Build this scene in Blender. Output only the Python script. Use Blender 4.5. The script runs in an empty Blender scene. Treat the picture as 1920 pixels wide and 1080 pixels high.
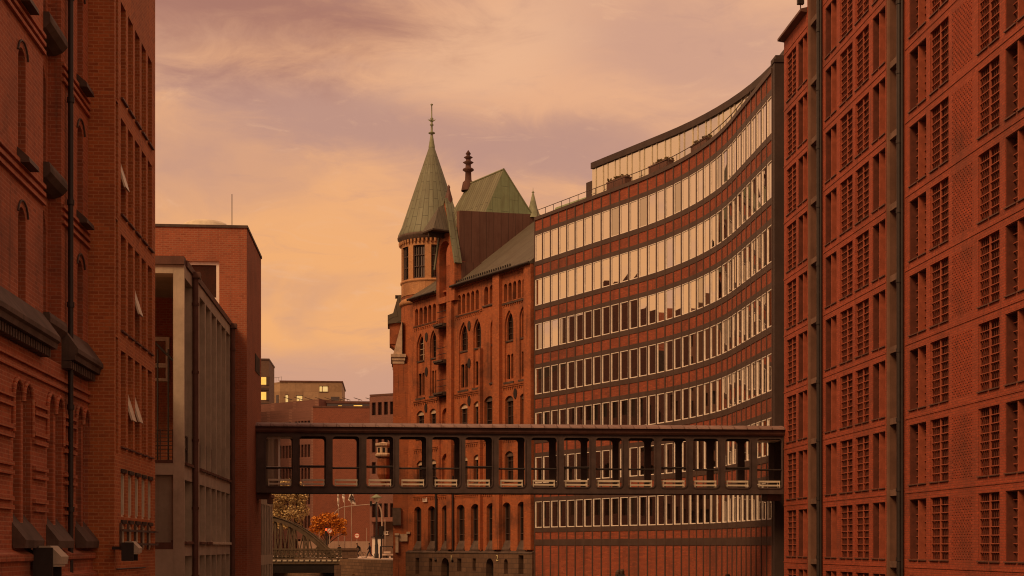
import bpy, bmesh, math, random
from mathutils import Vector, Matrix
from mathutils.geometry import tessellate_polygon
R = math.radians
random.seed(7)
SC = bpy.context.scene
COL = SC.collection

def lin(r, g, b):
    f = lambda c: (c/255/12.92) if c/255 <= 0.04045 else ((c/255+0.055)/1.055)**2.4
    return (f(r), f(g), f(b), 1.0)

# ------------------------------------------------------------------ camera
ZC = 1.4                      # eye height above the quay
YAW = 4.66
cam_d = bpy.data.cameras.new('camera')
cam = bpy.data.objects.new('camera', cam_d)
COL.objects.link(cam)
cam.location = (0, 0, ZC)
cam.rotation_euler = (R(90), 0, R(-YAW))
cam_d.lens = 50.625
cam_d.sensor_width = 36
cam_d.shift_y = 484/1920
cam_d.clip_start = 0.5
cam_d.clip_end = 6000
SC.cycles.filter_width = 1.1
SC.camera = cam

# ------------------------------------------------------------------ world, sun, exposure
SUN_EL, SUN_AZ = 44, 228      # compass-like azimuth of the sun, 0 = +Y, clockwise
W = bpy.data.worlds.new('World'); SC.world = W; W.use_nodes = True

class NT:
    """tiny node-tree helper"""
    def __init__(s, nt): s.nt = nt; nt.nodes.clear()
    def n(s, t, **k):
        nd = s.nt.nodes.new(t)
        for a, v in k.items(): setattr(nd, a, v)
        return nd
    def put(s, sock, v):
        if isinstance(v, bpy.types.NodeSocket): s.nt.links.new(v, sock)
        elif v is not None: sock.default_value = v
    def math(s, op, a, b=None, c=None, clamp=False):
        nd = s.n('ShaderNodeMath', operation=op, use_clamp=clamp)
        s.put(nd.inputs[0], a); s.put(nd.inputs[1], b); s.put(nd.inputs[2], c)
        return nd.outputs[0]
    def mix(s, f, a, b, mode='MIX'):
        nd = s.n('ShaderNodeMix', data_type='RGBA', blend_type=mode)
        s.put(nd.inputs[0], f); s.put(nd.inputs[6], a); s.put(nd.inputs[7], b)
        return nd.outputs[2]
    def ss(s, v, a, b):
        nd = s.n('ShaderNodeMapRange', interpolation_type='SMOOTHSTEP')
        s.put(nd.inputs[0], v); nd.inputs[1].default_value = a; nd.inputs[2].default_value = b
        return nd.outputs[0]
    def noise(s, vec, scale, detail=4, rough=0.55, dist=0.0):
        nd = s.n('ShaderNodeTexNoise')
        s.put(nd.inputs['Vector'], vec); nd.inputs['Scale'].default_value = scale
        nd.inputs['Detail'].default_value = detail; nd.inputs['Roughness'].default_value = rough
        nd.inputs['Distortion'].default_value = dist
        return nd.outputs[0]
    def xyz(s, x, y, z):
        nd = s.n('ShaderNodeCombineXYZ'); s.put(nd.inputs[0], x); s.put(nd.inputs[1], y); s.put(nd.inputs[2], z)
        return nd.outputs[0]

def build_world():
    t = NT(W.node_tree)
    tc = t.n('ShaderNodeTexCoord')
    sp = t.n('ShaderNodeSeparateXYZ'); t.put(sp.inputs[0], tc.outputs['Generated'])
    x, y, z = sp.outputs
    az = t.math('ARCTAN2', x, y)            # radians, 0 along the canal
    hor = t.math('SQRT', t.math('ADD', t.math('MULTIPLY', x, x), t.math('MULTIPLY', y, y)))
    el = t.math('DIVIDE', z, t.math('MAXIMUM', hor, 0.05))
    vec = t.xyz(t.math('MULTIPLY', az, 1.0), t.math('MULTIPLY', el, 2.3), 0.0)
    n1 = t.noise(vec, 5.0, 6, 0.52, 0.5)
    n2 = t.noise(vec, 12.0, 8, 0.66, 0.9)
    w1 = t.math('SUBTRACT', n1, 0.5); w2 = t.math('SUBTRACT', n2, 0.5)
    def blob(a0, e0, ra, re, tilt=0.0, soft=0.75, wob=1.4):
        da = t.math('SUBTRACT', az, a0); de = t.math('SUBTRACT', el, e0)
        de = t.math('SUBTRACT', de, t.math('MULTIPLY', da, tilt))
        q = t.math('SQRT', t.math('ADD', t.math('POWER', t.math('ABSOLUTE', t.math('DIVIDE', da, ra)), 2.0),
                                   t.math('POWER', t.math('ABSOLUTE', t.math('DIVIDE', de, re)), 2.0)))
        q = t.math('ADD', q, t.math('ADD', t.math('MULTIPLY', w1, wob), t.math('MULTIPLY', w2, 1.3)))
        return t.ss(q, 1.0+soft*0.5, 1.0-soft)
    # clear evening air behind the clouds
    elj = t.math('ADD', el, t.math('MULTIPLY', w1, 0.05))
    base = t.mix(t.ss(elj, 0.10, 0.145), lin(203, 147, 119), lin(238, 170, 108))
    base = t.mix(t.ss(elj, 0.17, 0.34), base, lin(229, 172, 132))
    base = t.mix(t.ss(elj, 0.5, 1.6), base, lin(208, 160, 134))
    glow = t.ss(az, 0.10, -0.10)
    base = t.mix(t.math('MULTIPLY', glow, 0.25), base, lin(242, 172, 100))
    def lay(c, f, k, b):
        return t.mix(t.math('MULTIPLY', f, k), b, c)
    mauve, dark, pale = lin(188, 142, 124), lin(166, 114, 97), lin(234, 181, 140)
    c = base
    c = lay(mauve, t.ss(n1, 0.50, 0.66), 0.55, c)
    c = lay(mauve, blob(-0.015, 0.292, 0.19, 0.030, -0.16), 0.95, c)
    c = lay(lin(200, 150, 126), blob(-0.08, 0.115, 0.30, 0.022, 0.0), 0.7, c)
    c = lay(mauve, blob(-0.13, 0.262, 0.10, 0.045, 0.1), 0.5, c)
    c = lay(mauve, blob(0.115, 0.275, 0.10, 0.026, 0.1), 0.7, c)
    c = lay(lin(200, 152, 130), blob(0.20, 0.345, 0.11, 0.040, -0.2), 0.75, c)
    wis = t.noise(t.xyz(t.math('ADD', az, t.math('MULTIPLY', w1, 0.12)), t.math('MULTIPLY', el, 3.4), 1.7), 16.0, 8, 0.68, 0.8)
    c = lay(mauve, t.ss(wis, 0.53, 0.75), 0.32, c)
    c = lay(pale, t.ss(wis, 0.45, 0.28), 0.35, c)
    c = lay(pale, blob(0.06, 0.345, 0.08, 0.035, 0.2), 0.6, c)
    c = lay(dark, blob(-0.115, 0.376, 0.15, 0.056, -0.05), 0.95, c)
    c = lay(mauve, blob(0.0, 0.42, 0.12, 0.04, 0.0), 0.6, c)
    sky = t.n('ShaderNodeTexSky', sky_type='NISHITA', sun_disc=False)
    sky.sun_elevation = R(SUN_EL); sky.sun_rotation = R(SUN_AZ)
    back = t.math('MULTIPLY_ADD', t.ss(y, -0.75, 0.45), 0.32, 0.68)     # the sky is dimmer away from the sunset side
    c = t.mix(1.0, c, t.xyz(back, back, back), 'MULTIPLY')
    K = t.mix(1.0, c, (10.0, 10.0, 10.0, 1.0), 'MULTIPLY')
    fin = t.mix(0.955, sky.outputs[0], K)
    bg = t.n('ShaderNodeBackground'); t.put(bg.inputs[0], fin); bg.inputs[1].default_value = 0.1
    out = t.n('ShaderNodeOutputWorld'); t.put(out.inputs[0], bg.outputs[0])
build_world()

sun_d = bpy.data.lights.new('sun', 'SUN'); sun_d.energy = 2.3; sun_d.angle = R(24); sun_d.color = (1.0, 0.58, 0.27)
sun = bpy.data.objects.new('sun', sun_d); COL.objects.link(sun)
_sv = Vector((math.sin(R(SUN_AZ))*math.cos(R(SUN_EL)), math.cos(R(SUN_AZ))*math.cos(R(SUN_EL)), math.sin(R(SUN_EL))))
sun.rotation_euler = _sv.to_track_quat('Z', 'Y').to_euler(); sun.location = (0, -40, 60)
SC.view_settings.view_transform = 'Standard'; SC.view_settings.look = 'None'
SC.view_settings.exposure = 0.08; SC.view_settings.gamma = 1.0

# ------------------------------------------------------------------ measuring helpers (photo pixel -> place on a known plane)
FPX, HOR = 2700.0, 1024.0
_S, _C = math.sin(R(YAW)), math.cos(R(YAW))
def ray(px):
    u = (px-960)/FPX
    return Vector((_C*u+_S, _C-_S*u))
def gp(px, py, d):
    """point seen at a pixel at forward distance d"""
    r = ray(px)*d
    return Vector((r.x, r.y, ZC+(HOR-py)/FPX*d))
class Frame:
    """vertical plane: local x runs right as seen from outside, -y points outside"""
    def __init__(s, ox, oy, deg):
        s.o = Vector((ox, oy)); s.a = R(deg)
        s.d = Vector((math.cos(s.a), math.sin(s.a))); s.nn = Vector((math.sin(s.a), -math.cos(s.a)))
    def t(s, px, e=0.0):
        r = ray(px); return ((s.o+s.nn*e).dot(s.nn))/r.dot(s.nn)
    def x(s, px, e=0.0): return (ray(px)*s.t(px, e)-s.o).dot(s.d)
    def z(s, px, py, e=0.0): return ZC+(HOR-py)/FPX*s.t(px, e)
    def w(s, x, y=0.0, z=0.0):
        p = s.o+s.d*x-s.nn*y
        return Vector((p.x, p.y, z))

# ------------------------------------------------------------------ scene objects
def tag(o, label=None, cat=None, group=None, kind=None):
    if label: o['label'] = label
    if cat: o['category'] = cat
    if group: o['group'] = group
    if kind: o['kind'] = kind
    return o
def root(name, loc, deg, label, cat, group=None):
    o = bpy.data.objects.new(name, None); COL.objects.link(o)
    o.location = loc; o.rotation_euler = (0, 0, R(deg)); o.empty_display_size = 0.3
    return tag(o, label, cat, group)
def froot(name, fr, label, cat, group=None):
    return root(name, (fr.o.x, fr.o.y, 0), math.degrees(fr.a), label, cat, group)
def link(name, me, parent=None):
    o = bpy.data.objects.new(name, me); COL.objects.link(o)
    if parent: o.parent = parent
    return o
def copy_tree(o, parent=None):
    c = o.copy(); COL.objects.link(c)
    if parent: c.parent = parent
    for ch in o.children: copy_tree(ch, c)
    return c

class MB:
    def __init__(s): s.v = []; s.f = []; s.m = []; s.cm = 0; s.smooth = []
    def add(s, vs, fs, sm=False):
        b = len(s.v); s.v += [tuple(p) for p in vs]
        for f in fs: s.f.append(tuple(b+i for i in f)); s.m.append(s.cm); s.smooth.append(sm)
        return s
    def box(s, x0, x1, y0, y1, z0, z1):
        vs = [(x, y, z) for z in (z0, z1) for y in (y0, y1) for x in (x0, x1)]
        return s.add(vs, [(0, 2, 3, 1), (4, 5, 7, 6), (0, 1, 5, 4), (2, 6, 7, 3), (0, 4, 6, 2), (1, 3, 7, 5)])
    def quad(s, *p): return s.add(p, [tuple(range(len(p)))])
    def wedge(s, x0, x1, prof):
        """profile of (y, z) points pushed along x"""
        n = len(prof)
        vs = [(x0, y, z) for y, z in prof]+[(x1, y, z) for y, z in prof]
        return s.add(vs, [tuple(range(n)), tuple(range(2*n-1, n-1, -1))]+[(i, i+n, (i+1) % n+n, (i+1) % n) for i in range(n)])
    def slab(s, poly, z0, z1):
        """outline in xy pushed up in z"""
        n = len(poly); vs = [(x, y, z0) for x, y in poly]+[(x, y, z1) for x, y in poly]
        tris = tessellate_polygon([[Vector((x, y, 0)) for x, y in poly]])
        fs = [tuple(t) for t in tris]+[tuple(i+n for i in t) for t in tris]
        fs += [(i, (i+1) % n, (i+1) % n+n, i+n) for i in range(n)]
        return s.add(vs, fs)
    def wall(s, outline, holes, y0, y1):
        """xz outline with openings, from y0 (outer face) to y1"""
        loops = [outline]+list(holes)
        tris = tessellate_polygon([[Vector((x, z, 0)) for x, z in l] for l in loops])
        pts = [p for l in loops for p in l]; n = len(pts)
        vs = [(x, y0, z) for x, z in pts]+[(x, y1, z) for x, z in pts]
        fs = []
        for a, b, c in tris:
            A, B, Cc = pts[a], pts[b], pts[c]
            cr = (B[0]-A[0])*(Cc[1]-A[1])-(B[1]-A[1])*(Cc[0]-A[0])
            if abs(cr) < 1e-9: continue
            if cr < 0: b, c = c, b
            fs.append((a, b, c)); fs.append((c+n, b+n, a+n))
        k = 0
        for l in loops:
            m = len(l)
            for i in range(m):
                a, b = k+i, k+(i+1) % m
                fs.append((a, b, b+n, a+n))
            k += m
        return s.add(vs, fs)
    def tube(s, p0, p1, r0, r1=None, n=8, caps=True):
        r1 = r0 if r1 is None else r1
        p0, p1 = Vector(p0), Vector(p1); d = (p1-p0)
        if d.length < 1e-6: return s
        q = d.to_track_quat('Z', 'Y')
        ring = [q @ Vector((math.cos(2*math.pi*i/n), math.sin(2*math.pi*i/n), 0)) for i in range(n)]
        vs = [p0+r*r0 for r in ring]+[p1+r*r1 for r in ring]
        s.add(vs, [(i, (i+1) % n, (i+1) % n+n, i+n) for i in range(n)], True)
        if caps: s.add(vs, [tuple(range(n-1, -1, -1)), tuple(range(n, 2*n))])
        return s
    def path(s, pts, r, n=8):
        for a, b in zip(pts[:-1], pts[1:]): s.tube(a, b, r, r, n)
        return s
    def lathe(s, prof, cx=0, cy=0, n=24, sm=True, a0=0.0):
        m = len(prof); vs = []
        for r, z in prof:
            for i in range(n):
                a = a0+2*math.pi*i/n; vs.append((cx+r*math.cos(a), cy+r*math.sin(a), z))
        fs = [(j*n+i, j*n+(i+1) % n, (j+1)*n+(i+1) % n, (j+1)*n+i) for j in range(m-1) for i in range(n)]
        return s.add(vs, fs, sm)
    def mesh(s, name, mats):
        me = bpy.data.meshes.new(name); me.from_pydata(s.v, [], s.f)
        for m in (mats if isinstance(mats, (list, tuple)) else [mats]): me.materials.append(m)
        me.polygons.foreach_set('material_index', s.m); me.polygons.foreach_set('use_smooth', s.smooth)
        me.validate(); me.update(); return me
    def obj(s, name, mats, parent=None): return link(name, s.mesh(name, mats), parent)
    def fixed(s, name, mats, parent=None):
        """like obj(), with outward normals recomputed"""
        me = s.mesh(name, mats); bm = bmesh.new(); bm.from_mesh(me)
        bmesh.ops.recalc_face_normals(bm, faces=bm.faces); bm.to_mesh(me); bm.free()
        return link(name, me, parent)

def rect(x0, x1, z0, z1): return [(x0, z0), (x1, z0), (x1, z1), (x0, z1)]
def arch(x0, x1, z0, z1, kind='round', rise=None, n=8):
    """opening whose crown is at z1"""
    w = x1-x0; cx = (x0+x1)/2
    if kind == 'point':
        rise = rise or w*0.95
        rr = (rise*rise+w*w/4)/w          # radius of each arc, centres on the springing line
        pts = []
        for i in range(n+1):
            zz = rise*i/n; xx = (x1-rr)+math.sqrt(max(rr*rr-zz*zz, 0)); pts.append((xx, z1-rise+zz))
        left = [(2*cx-x, z) for x, z in pts[-2::-1]]
        return [(x0, z0), (x1, z0)]+pts+left
    rise = rise or (w/2 if kind == 'round' else w*0.22)
    rr = (rise*rise+w*w/4)/(2*rise); a = math.asin(min(1, w/2/rr))
    if rise >= w/2-1e-6: a = math.pi/2
    pts = [(cx+rr*math.sin(a*(1-2*i/(n*2))), z1-rr+rr*math.cos(a*(1-2*i/(n*2)))) for i in range(2*n+1)]
    return [(x0, z0), (x1, z0)]+pts
def rrect(x0, x1, z0, z1, r, n=5):
    pts = []
    for cx, cz, a0 in ((x1-r, z0+r, -90), (x1-r, z1-r, 0), (x0+r, z1-r, 90), (x0+r, z0+r, 180)):
        for i in range(n+1):
            a = R(a0+90*i/n); pts.append((cx+r*math.cos(a), cz+r*math.sin(a)))
    return pts

# ------------------------------------------------------------------ materials
def mat(name):
    m = bpy.data.materials.new(name); m.use_nodes = True
    return m, NT(m.node_tree)
def finish(t, col, rough=0.85, spec=0.3, metal=0.0, bump=None, bstr=0.3, bdist=0.02):
    p = t.n('ShaderNodeBsdfPrincipled')
    t.put(p.inputs['Base Color'], col); t.put(p.inputs['Roughness'], rough)
    t.put(p.inputs['Specular IOR Level'], spec); t.put(p.inputs['Metallic'], metal)
    if bump is not None:
        b = t.n('ShaderNodeBump'); b.inputs['Strength'].default_value = bstr; b.inputs['Distance'].default_value = bdist
        t.put(b.inputs['Height'], bump); t.put(p.inputs['Normal'], b.outputs[0])
    o = t.n('ShaderNodeOutputMaterial'); t.put(o.inputs[0], p.outputs[0]); return p
def rgba(c, k=1.0): return (c[0]*k, c[1]*k, c[2]*k, 1.0)

def brick(name, c1, c2, mortar, row=0.09, bw=0.26, ms=0.012, soot=0.45, sootc=(0.05, 0.03, 0.025), glaze=0.35, bstr=0.5, patch=0.25):
    m, t = mat(name)
    tc = t.n('ShaderNodeTexCoord'); sp = t.n('ShaderNodeSeparateXYZ'); t.put(sp.inputs[0], tc.outputs['Object'])
    vec = t.xyz(t.math('ADD', sp.outputs[0], sp.outputs[1]), sp.outputs[2], 0.0)
    b = t.n('ShaderNodeTexBrick'); t.put(b.inputs['Vector'], vec)
    b.inputs['Scale'].default_value = 1.0; b.inputs['Mortar Size'].default_value = ms; b.inputs['Mortar Smooth'].default_value = 0.2
    b.inputs['Brick Width'].default_value = bw; b.inputs['Row Height'].default_value = row; b.inputs['Bias'].default_value = 0.0
    big = t.noise(tc.outputs['Object'], 0.35, 5, 0.6); mid = t.noise(tc.outputs['Object'], 1.7, 5, 0.65); fine = t.noise(tc.outputs['Object'], 14, 3, 0.7)
    lo = t.mix(t.ss(mid, 0.3, 0.7), rgba(c1, 0.8), rgba(c1, 1.15)); hi = t.mix(t.ss(mid, 0.3, 0.7), rgba(c2, 1.1), rgba(c2, 0.85))
    t.put(b.inputs['Color1'], lo); t.put(b.inputs['Color2'], hi); b.inputs['Mortar'].default_value = rgba(mortar)
    col = t.mix(t.math('MULTIPLY', t.ss(fine, 0.35, 0.75), patch), b.outputs[0], rgba([x*0.45 for x in c1]))
    col = t.mix(t.math('MULTIPLY', t.ss(big, 0.45, 0.75), soot), col, rgba(sootc))
    # rain streaks running down the wall
    st = t.noise(t.xyz(t.math('MULTIPLY', t.math('ADD', sp.outputs[0], sp.outputs[1]), 2.2), t.math('MULTIPLY', sp.outputs[2], 0.12), 0.0), 1.6, 4, 0.6)
    col = t.mix(t.math('MULTIPLY', t.ss(st, 0.52, 0.72), soot*0.7), col, rgba(sootc))
    finish(t, col, 0.75, glaze, 0.0, t.math('ADD', t.math('MULTIPLY', b.outputs[1], -1.0), t.math('MULTIPLY', fine, 0.25)), bstr, 0.012)
    return m
def plain(name, c, var=0.25, scale=1.5, rough=0.8, spec=0.3, metal=0.0, dirt=0.3, dirtc=None, bstr=0.15, streak=True):
    m, t = mat(name)
    tc = t.n('ShaderNodeTexCoord'); sp = t.n('ShaderNodeSeparateXYZ'); t.put(sp.inputs[0], tc.outputs['Object'])
    a = t.noise(tc.outputs['Object'], scale, 6, 0.65); f = t.noise(tc.outputs['Object'], scale*12, 4, 0.7)
    col = t.mix(t.ss(a, 0.3, 0.7), rgba(c, 1-var), rgba(c, 1+var))
    col = t.mix(t.math('MULTIPLY', t.ss(f, 0.4, 0.8), var), col, rgba(c, 0.55))
    if streak:
        st = t.noise(t.xyz(t.math('MULTIPLY', t.math('ADD', sp.outputs[0], sp.outputs[1]), 3.0), t.math('MULTIPLY', sp.outputs[2], 0.15), 0.0), 1.5, 4, 0.6)
        col = t.mix(t.math('MULTIPLY', t.ss(st, 0.5, 0.75), dirt), col, rgba(dirtc or [x*0.4 for x in c]))
    finish(t, col, rough, spec, metal, f, bstr, 0.01)
    return m
def glass(name, tint, dark, refl, rough=0.02):
    """window pane: dark room behind, sky and houses mirrored in front"""
    m, t = mat(name)
    d = t.n('ShaderNodeBsdfDiffuse'); d.inputs[0].default_value = rgba(dark)
    g = t.n('ShaderNodeBsdfGlossy'); g.inputs[0].default_value = rgba(tint); g.inputs['Roughness'].default_value = rough
    mx = t.n('ShaderNodeMixShader'); mx.inputs[0].default_value = refl
    t.put(mx.inputs[1], d.outputs[0]); t.put(mx.inputs[2], g.outputs[0])
    o = t.n('ShaderNodeOutputMaterial'); t.put(o.inputs[0], mx.outputs[0]); return m
def lamp_mat(name, c, k):
    m, t = mat(name)
    tc = t.n('ShaderNodeTexCoord'); n = t.noise(tc.outputs['Object'], 1.3, 3, 0.6)
    e = t.n('ShaderNodeEmission'); t.put(e.inputs[0], t.mix(t.ss(n, 0.3, 0.7), rgba(c), rgba([c[0], c[1]*0.85, c[2]*0.6]))); e.inputs[1].default_value = k
    o = t.n('ShaderNodeOutputMaterial'); t.put(o.inputs[0], e.outputs[0]); return m
def copper(name, c, seam=0.6, cross=1.6, seamk=0.45, dirc='x'):
    """sheet-copper roofing laid in staggered panels with dark seams"""
    m, t = mat(name)
    tc = t.n('ShaderNodeTexCoord'); sp = t.n('ShaderNodeSeparateXYZ'); t.put(sp.inputs[0], tc.outputs['UV' if dirc == 'uv' else 'Object'])
    u = t.math('ADD', sp.outputs[0], sp.outputs[1]) if dirc == 'x' else sp.outputs[0]
    v = sp.outputs[2] if dirc == 'x' else sp.outputs[1]
    b = t.n('ShaderNodeTexBrick'); t.put(b.inputs['Vector'], t.xyz(v, u, 0.0))
    b.inputs['Scale'].default_value = 1.0; b.inputs['Mortar Size'].default_value = 0.03; b.inputs['Brick Width'].default_value = cross; b.inputs['Row Height'].default_value = seam
    b.inputs['Color1'].default_value = rgba(c, 0.85); b.inputs['Color2'].default_value = rgba(c, 1.1); b.inputs['Mortar'].default_value = rgba(c, seamk)
    a = t.noise(tc.outputs['Object'], 0.8, 6, 0.65); f = t.noise(tc.outputs['Object'], 9, 4, 0.7)
    col = t.mix(t.math('MULTIPLY', t.ss(a, 0.42, 0.72), 0.4), b.outputs[0], rgba((c[0]*0.62, c[1]*0.5, c[2]*0.45)))
    st = t.noise(t.xyz(t.math('MULTIPLY', u, 3.2), t.math('MULTIPLY', v, 0.22), 0.0), 1.4, 5, 0.65)
    col = t.mix(t.math('MULTIPLY', t.ss(st, 0.48, 0.72), 0.6), col, rgba((c[0]*0.5, c[1]*0.40, c[2]*0.36)))
    col = t.mix(t.math('MULTIPLY', t.ss(st, 0.46, 0.3), 0.3), col, rgba((c[0]*1.15, c[1]*1.3, c[2]*1.25)))
    col = t.mix(t.math('MULTIPLY', t.ss(f, 0.45, 0.8), 0.3), col, rgba(c, 0.6))
    finish(t, col, 0.65, 0.35, 0.0, t.math('MULTIPLY', b.outputs[1], 1.0), 0.4, 0.02)
    return m

B_OLD = brick('old_brick', (0.36, 0.098, 0.048), (0.50, 0.135, 0.058), (0.50, 0.21, 0.12), soot=0.5)
B_NEW = brick('orange_brick', (0.40, 0.105, 0.034), (0.56, 0.165, 0.05), (0.56, 0.25, 0.11), soot=0.25)
B_TOWER = brick('tower_brick', (0.33, 0.088, 0.040), (0.42, 0.12, 0.055), (0.38, 0.17, 0.10), row=0.10, bw=0.26, ms=0.016, soot=0.3)
B_RIGHT = brick('red_brick', (0.345, 0.066, 0.032), (0.46, 0.094, 0.044), (0.27, 0.08, 0.048), soot=0.52, sootc=(0.10, 0.038, 0.026), patch=0.5)
B_OFFICE = brick('office_brick', (0.27, 0.062, 0.031), (0.40, 0.094, 0.043), (0.22, 0.078, 0.046), soot=0.5, bstr=0.3)
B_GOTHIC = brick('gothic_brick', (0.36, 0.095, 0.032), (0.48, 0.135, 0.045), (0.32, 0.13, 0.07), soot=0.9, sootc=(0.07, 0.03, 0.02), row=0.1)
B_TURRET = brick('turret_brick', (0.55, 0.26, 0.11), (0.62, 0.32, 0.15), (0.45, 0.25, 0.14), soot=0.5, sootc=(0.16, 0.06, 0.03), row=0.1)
B_BANK = brick('bank_brick', (0.13, 0.055, 0.036), (0.19, 0.075, 0.045), (0.16, 0.09, 0.06), soot=0.5)
B_FAR = brick('far_brick', (0.235, 0.066, 0.036), (0.30, 0.088, 0.047), (0.35, 0.15, 0.1), soot=0.2, row=0.12, bw=0.3)
B_FARP = brick('far_pale_brick', (0.185, 0.078, 0.06), (0.23, 0.098, 0.074), (0.3, 0.15, 0.11), soot=0.2, row=0.12, bw=0.3)
M_BASE = brick('dark_stone', (0.13, 0.075, 0.05), (0.19, 0.11, 0.07), (0.10, 0.06, 0.045), row=0.4, bw=0.8, ms=0.03, soot=0.5)
M_QUAY = brick('quay_stone', (0.20, 0.115, 0.07), (0.28, 0.16, 0.095), (0.12, 0.07, 0.05), row=0.35, bw=0.7, ms=0.03, soot=0.5)
M_STONE = plain('weathered_stone', (0.11, 0.074, 0.060), 0.3, 1.2, dirt=0.5)
M_PSTONE = plain('pale_stone', (0.55, 0.40, 0.29), 0.25, 1.2, dirt=0.4)
M_DARKSILL = plain('dark_sill', (0.085, 0.055, 0.045), 0.3, 2.0, rough=0.6)
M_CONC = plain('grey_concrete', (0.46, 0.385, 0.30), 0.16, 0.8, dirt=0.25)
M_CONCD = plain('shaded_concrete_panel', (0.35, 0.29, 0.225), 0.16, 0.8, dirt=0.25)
M_BROWN = plain('brown_fascia', (0.13, 0.06, 0.045), 0.2, 1.5, rough=0.55)
M_STEEL = plain('dark_bridge_steel', (0.078, 0.052, 0.047), 0.25, 1.4, rough=0.55, spec=0.35, dirt=0.2)
M_PIPE = plain('black_pipe_paint', (0.028, 0.020, 0.019), 0.2, 2.5, rough=0.5, spec=0.4)
M_FRAME = plain('dark_bronze_frame', (0.085, 0.052, 0.043), 0.15, 1.0, rough=0.55, dirt=0.15)
M_PIER = plain('dark_pier_cladding', (0.065, 0.042, 0.037), 0.2, 0.6, rough=0.6, dirt=0.3)
M_WHITE = plain('white_window_paint', (0.84, 0.76, 0.68), 0.08, 2.0, rough=0.5, dirt=0.12)
M_CREAM = plain('cream_metal', (0.68, 0.60, 0.47), 0.12, 2.0, rough=0.45, dirt=0.15)
M_GRIDRED = plain('red_bars', (0.34, 0.09, 0.05), 0.2, 3.0, rough=0.8)
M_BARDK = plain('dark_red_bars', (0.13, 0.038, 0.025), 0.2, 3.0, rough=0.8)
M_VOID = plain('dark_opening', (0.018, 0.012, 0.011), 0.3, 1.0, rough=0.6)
M_DOORW = plain('dark_timber', (0.055, 0.034, 0.025), 0.35, 2.0, rough=0.6)
M_LINK = copper('bridge_roof_sheet', (0.26, 0.165, 0.145), seam=0.66, cross=50, seamk=0.5)
M_COP = copper('green_copper', (0.20, 0.21, 0.145), seam=0.55, cross=1.7, dirc='uv')
M_COPP = copper('pale_green_copper', (0.28, 0.35, 0.20), seam=0.9, cross=2.2, dirc='uv', seamk=0.6)
M_COPS = copper('ribbed_green_copper', (0.19, 0.19, 0.125), seam=0.42, cross=60, dirc='uv', seamk=0.3)
M_COPB = copper('brown_roof_sheet', (0.165, 0.082, 0.060), seam=0.75, cross=40, dirc='uv', seamk=0.5)
M_SLATE = copper('grey_green_roof', (0.125, 0.108, 0.082), seam=0.35, cross=30, dirc='uv', seamk=0.55)
M_COPT = plain('verdigris', (0.25, 0.27, 0.17), 0.2, 2.0, rough=0.6)
G_OFF = glass('office_glass', (0.86, 0.83, 0.81), (0.05, 0.035, 0.027), 0.90, 0.012)
G_OFFD = glass('office_glass_dim', (0.85, 0.83, 0.8), (0.05, 0.033, 0.025), 0.62, 0.02)
G_PENT = glass('penthouse_glass', (0.93, 0.92, 0.86), (0.35, 0.30, 0.22), 0.72, 0.03)
G_DARK = glass('dark_window_glass', (0.6, 0.55, 0.5), (0.02, 0.013, 0.011), 0.22, 0.05)
G_RIGHT = glass('dark_red_glass', (0.5, 0.4, 0.35), (0.085, 0.022, 0.013), 0.07, 0.15)
E_LIT = lamp_mat('lit_room', (1.0, 0.55, 0.12), 1.1)
E_LITP = lamp_mat('lit_room_pale', (0.95, 0.62, 0.25), 0.85)
M_ASPH = plain('paving', (0.28, 0.22, 0.18), 0.15, 0.4, rough=0.9, streak=False)
M_PLAZA = plain('plaza_paving', (0.62, 0.48, 0.40), 0.12, 0.3, rough=0.9, streak=False)
M_REVEAL = plain('brown_render', (0.17, 0.088, 0.062), 0.22, 0.7, dirt=0.45)
M_SLAB = plain('niche_slab_stone', (0.17, 0.10, 0.075), 0.25, 1.2, dirt=0.4)
# planar UVs: u along the horizontal of each face, v up its slope
def slope_uv(o):
    me = o.data; uv = me.uv_layers.new(name='UVMap')
    for p in me.polygons:
        n = p.normal; u = Vector((0, 0, 1)).cross(n)
        u = u.normalized() if u.length > 1e-4 else Vector((1, 0, 0))
        v = n.cross(u)
        for li in p.loop_indices:
            c = me.vertices[me.loops[li].vertex_index].co
            uv.data[li].uv = (c.dot(u), c.dot(v))
    return o
def cone_uv(o, strips, seam, cx=0, cy=0):
    me = o.data; uv = me.uv_layers.new(name='UVMap')
    for p in me.polygons:
        a0 = None
        for li in p.loop_indices:
            c = me.vertices[me.loops[li].vertex_index].co
            a = math.atan2(c.y-cy, c.x-cx)/(2*math.pi)
            if a0 is None: a0 = a
            if a-a0 > 0.5: a -= 1
            if a0-a > 0.5: a += 1
            uv.data[li].uv = (a*strips*seam, c.z)
    return o

# ================================================================== ground, canal
FARR = Vector((0.49, 133.2)); ORI = Vector((10.95, 112.9))
right_bank = [(22.2, -60), (22.2, 78), (22.0, 88), (19.5, 98), (12.5, 114.0), (2.2, 134), (-5.4, 159.5), (-12, 185), (-22, 215)]
left_bank = [(-8.8, -60), (-8.8, 92), (-24, 122), (-43, 159), (-52, 185), (-60, 215)]
ring = [(x, y) for x, y in right_bank]+[(x, y) for x, y in left_bank[::-1]]
g = MB()
out = [(-2500, -800), (2500, -800), (2500, 4000), (-2500, 4000)]
tri = tessellate_polygon([[Vector((x, y, 0)) for x, y in out], [Vector((x, y, 0)) for x, y in ring]])
pts = out+ring
fs = []
for a, b, c in tri:
    A, B, C_ = pts[a], pts[b], pts[c]
    cr = (B[0]-A[0])*(C_[1]-A[1])-(B[1]-A[1])*(C_[0]-A[0])
    fs.append((a, b, c) if cr > 0 else (a, c, b))
g.add([(x, y, 0.0) for x, y in pts], fs)
tag(g.obj('ground', M_ASPH), kind='structure')
mw, t = mat('canal_water')
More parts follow.
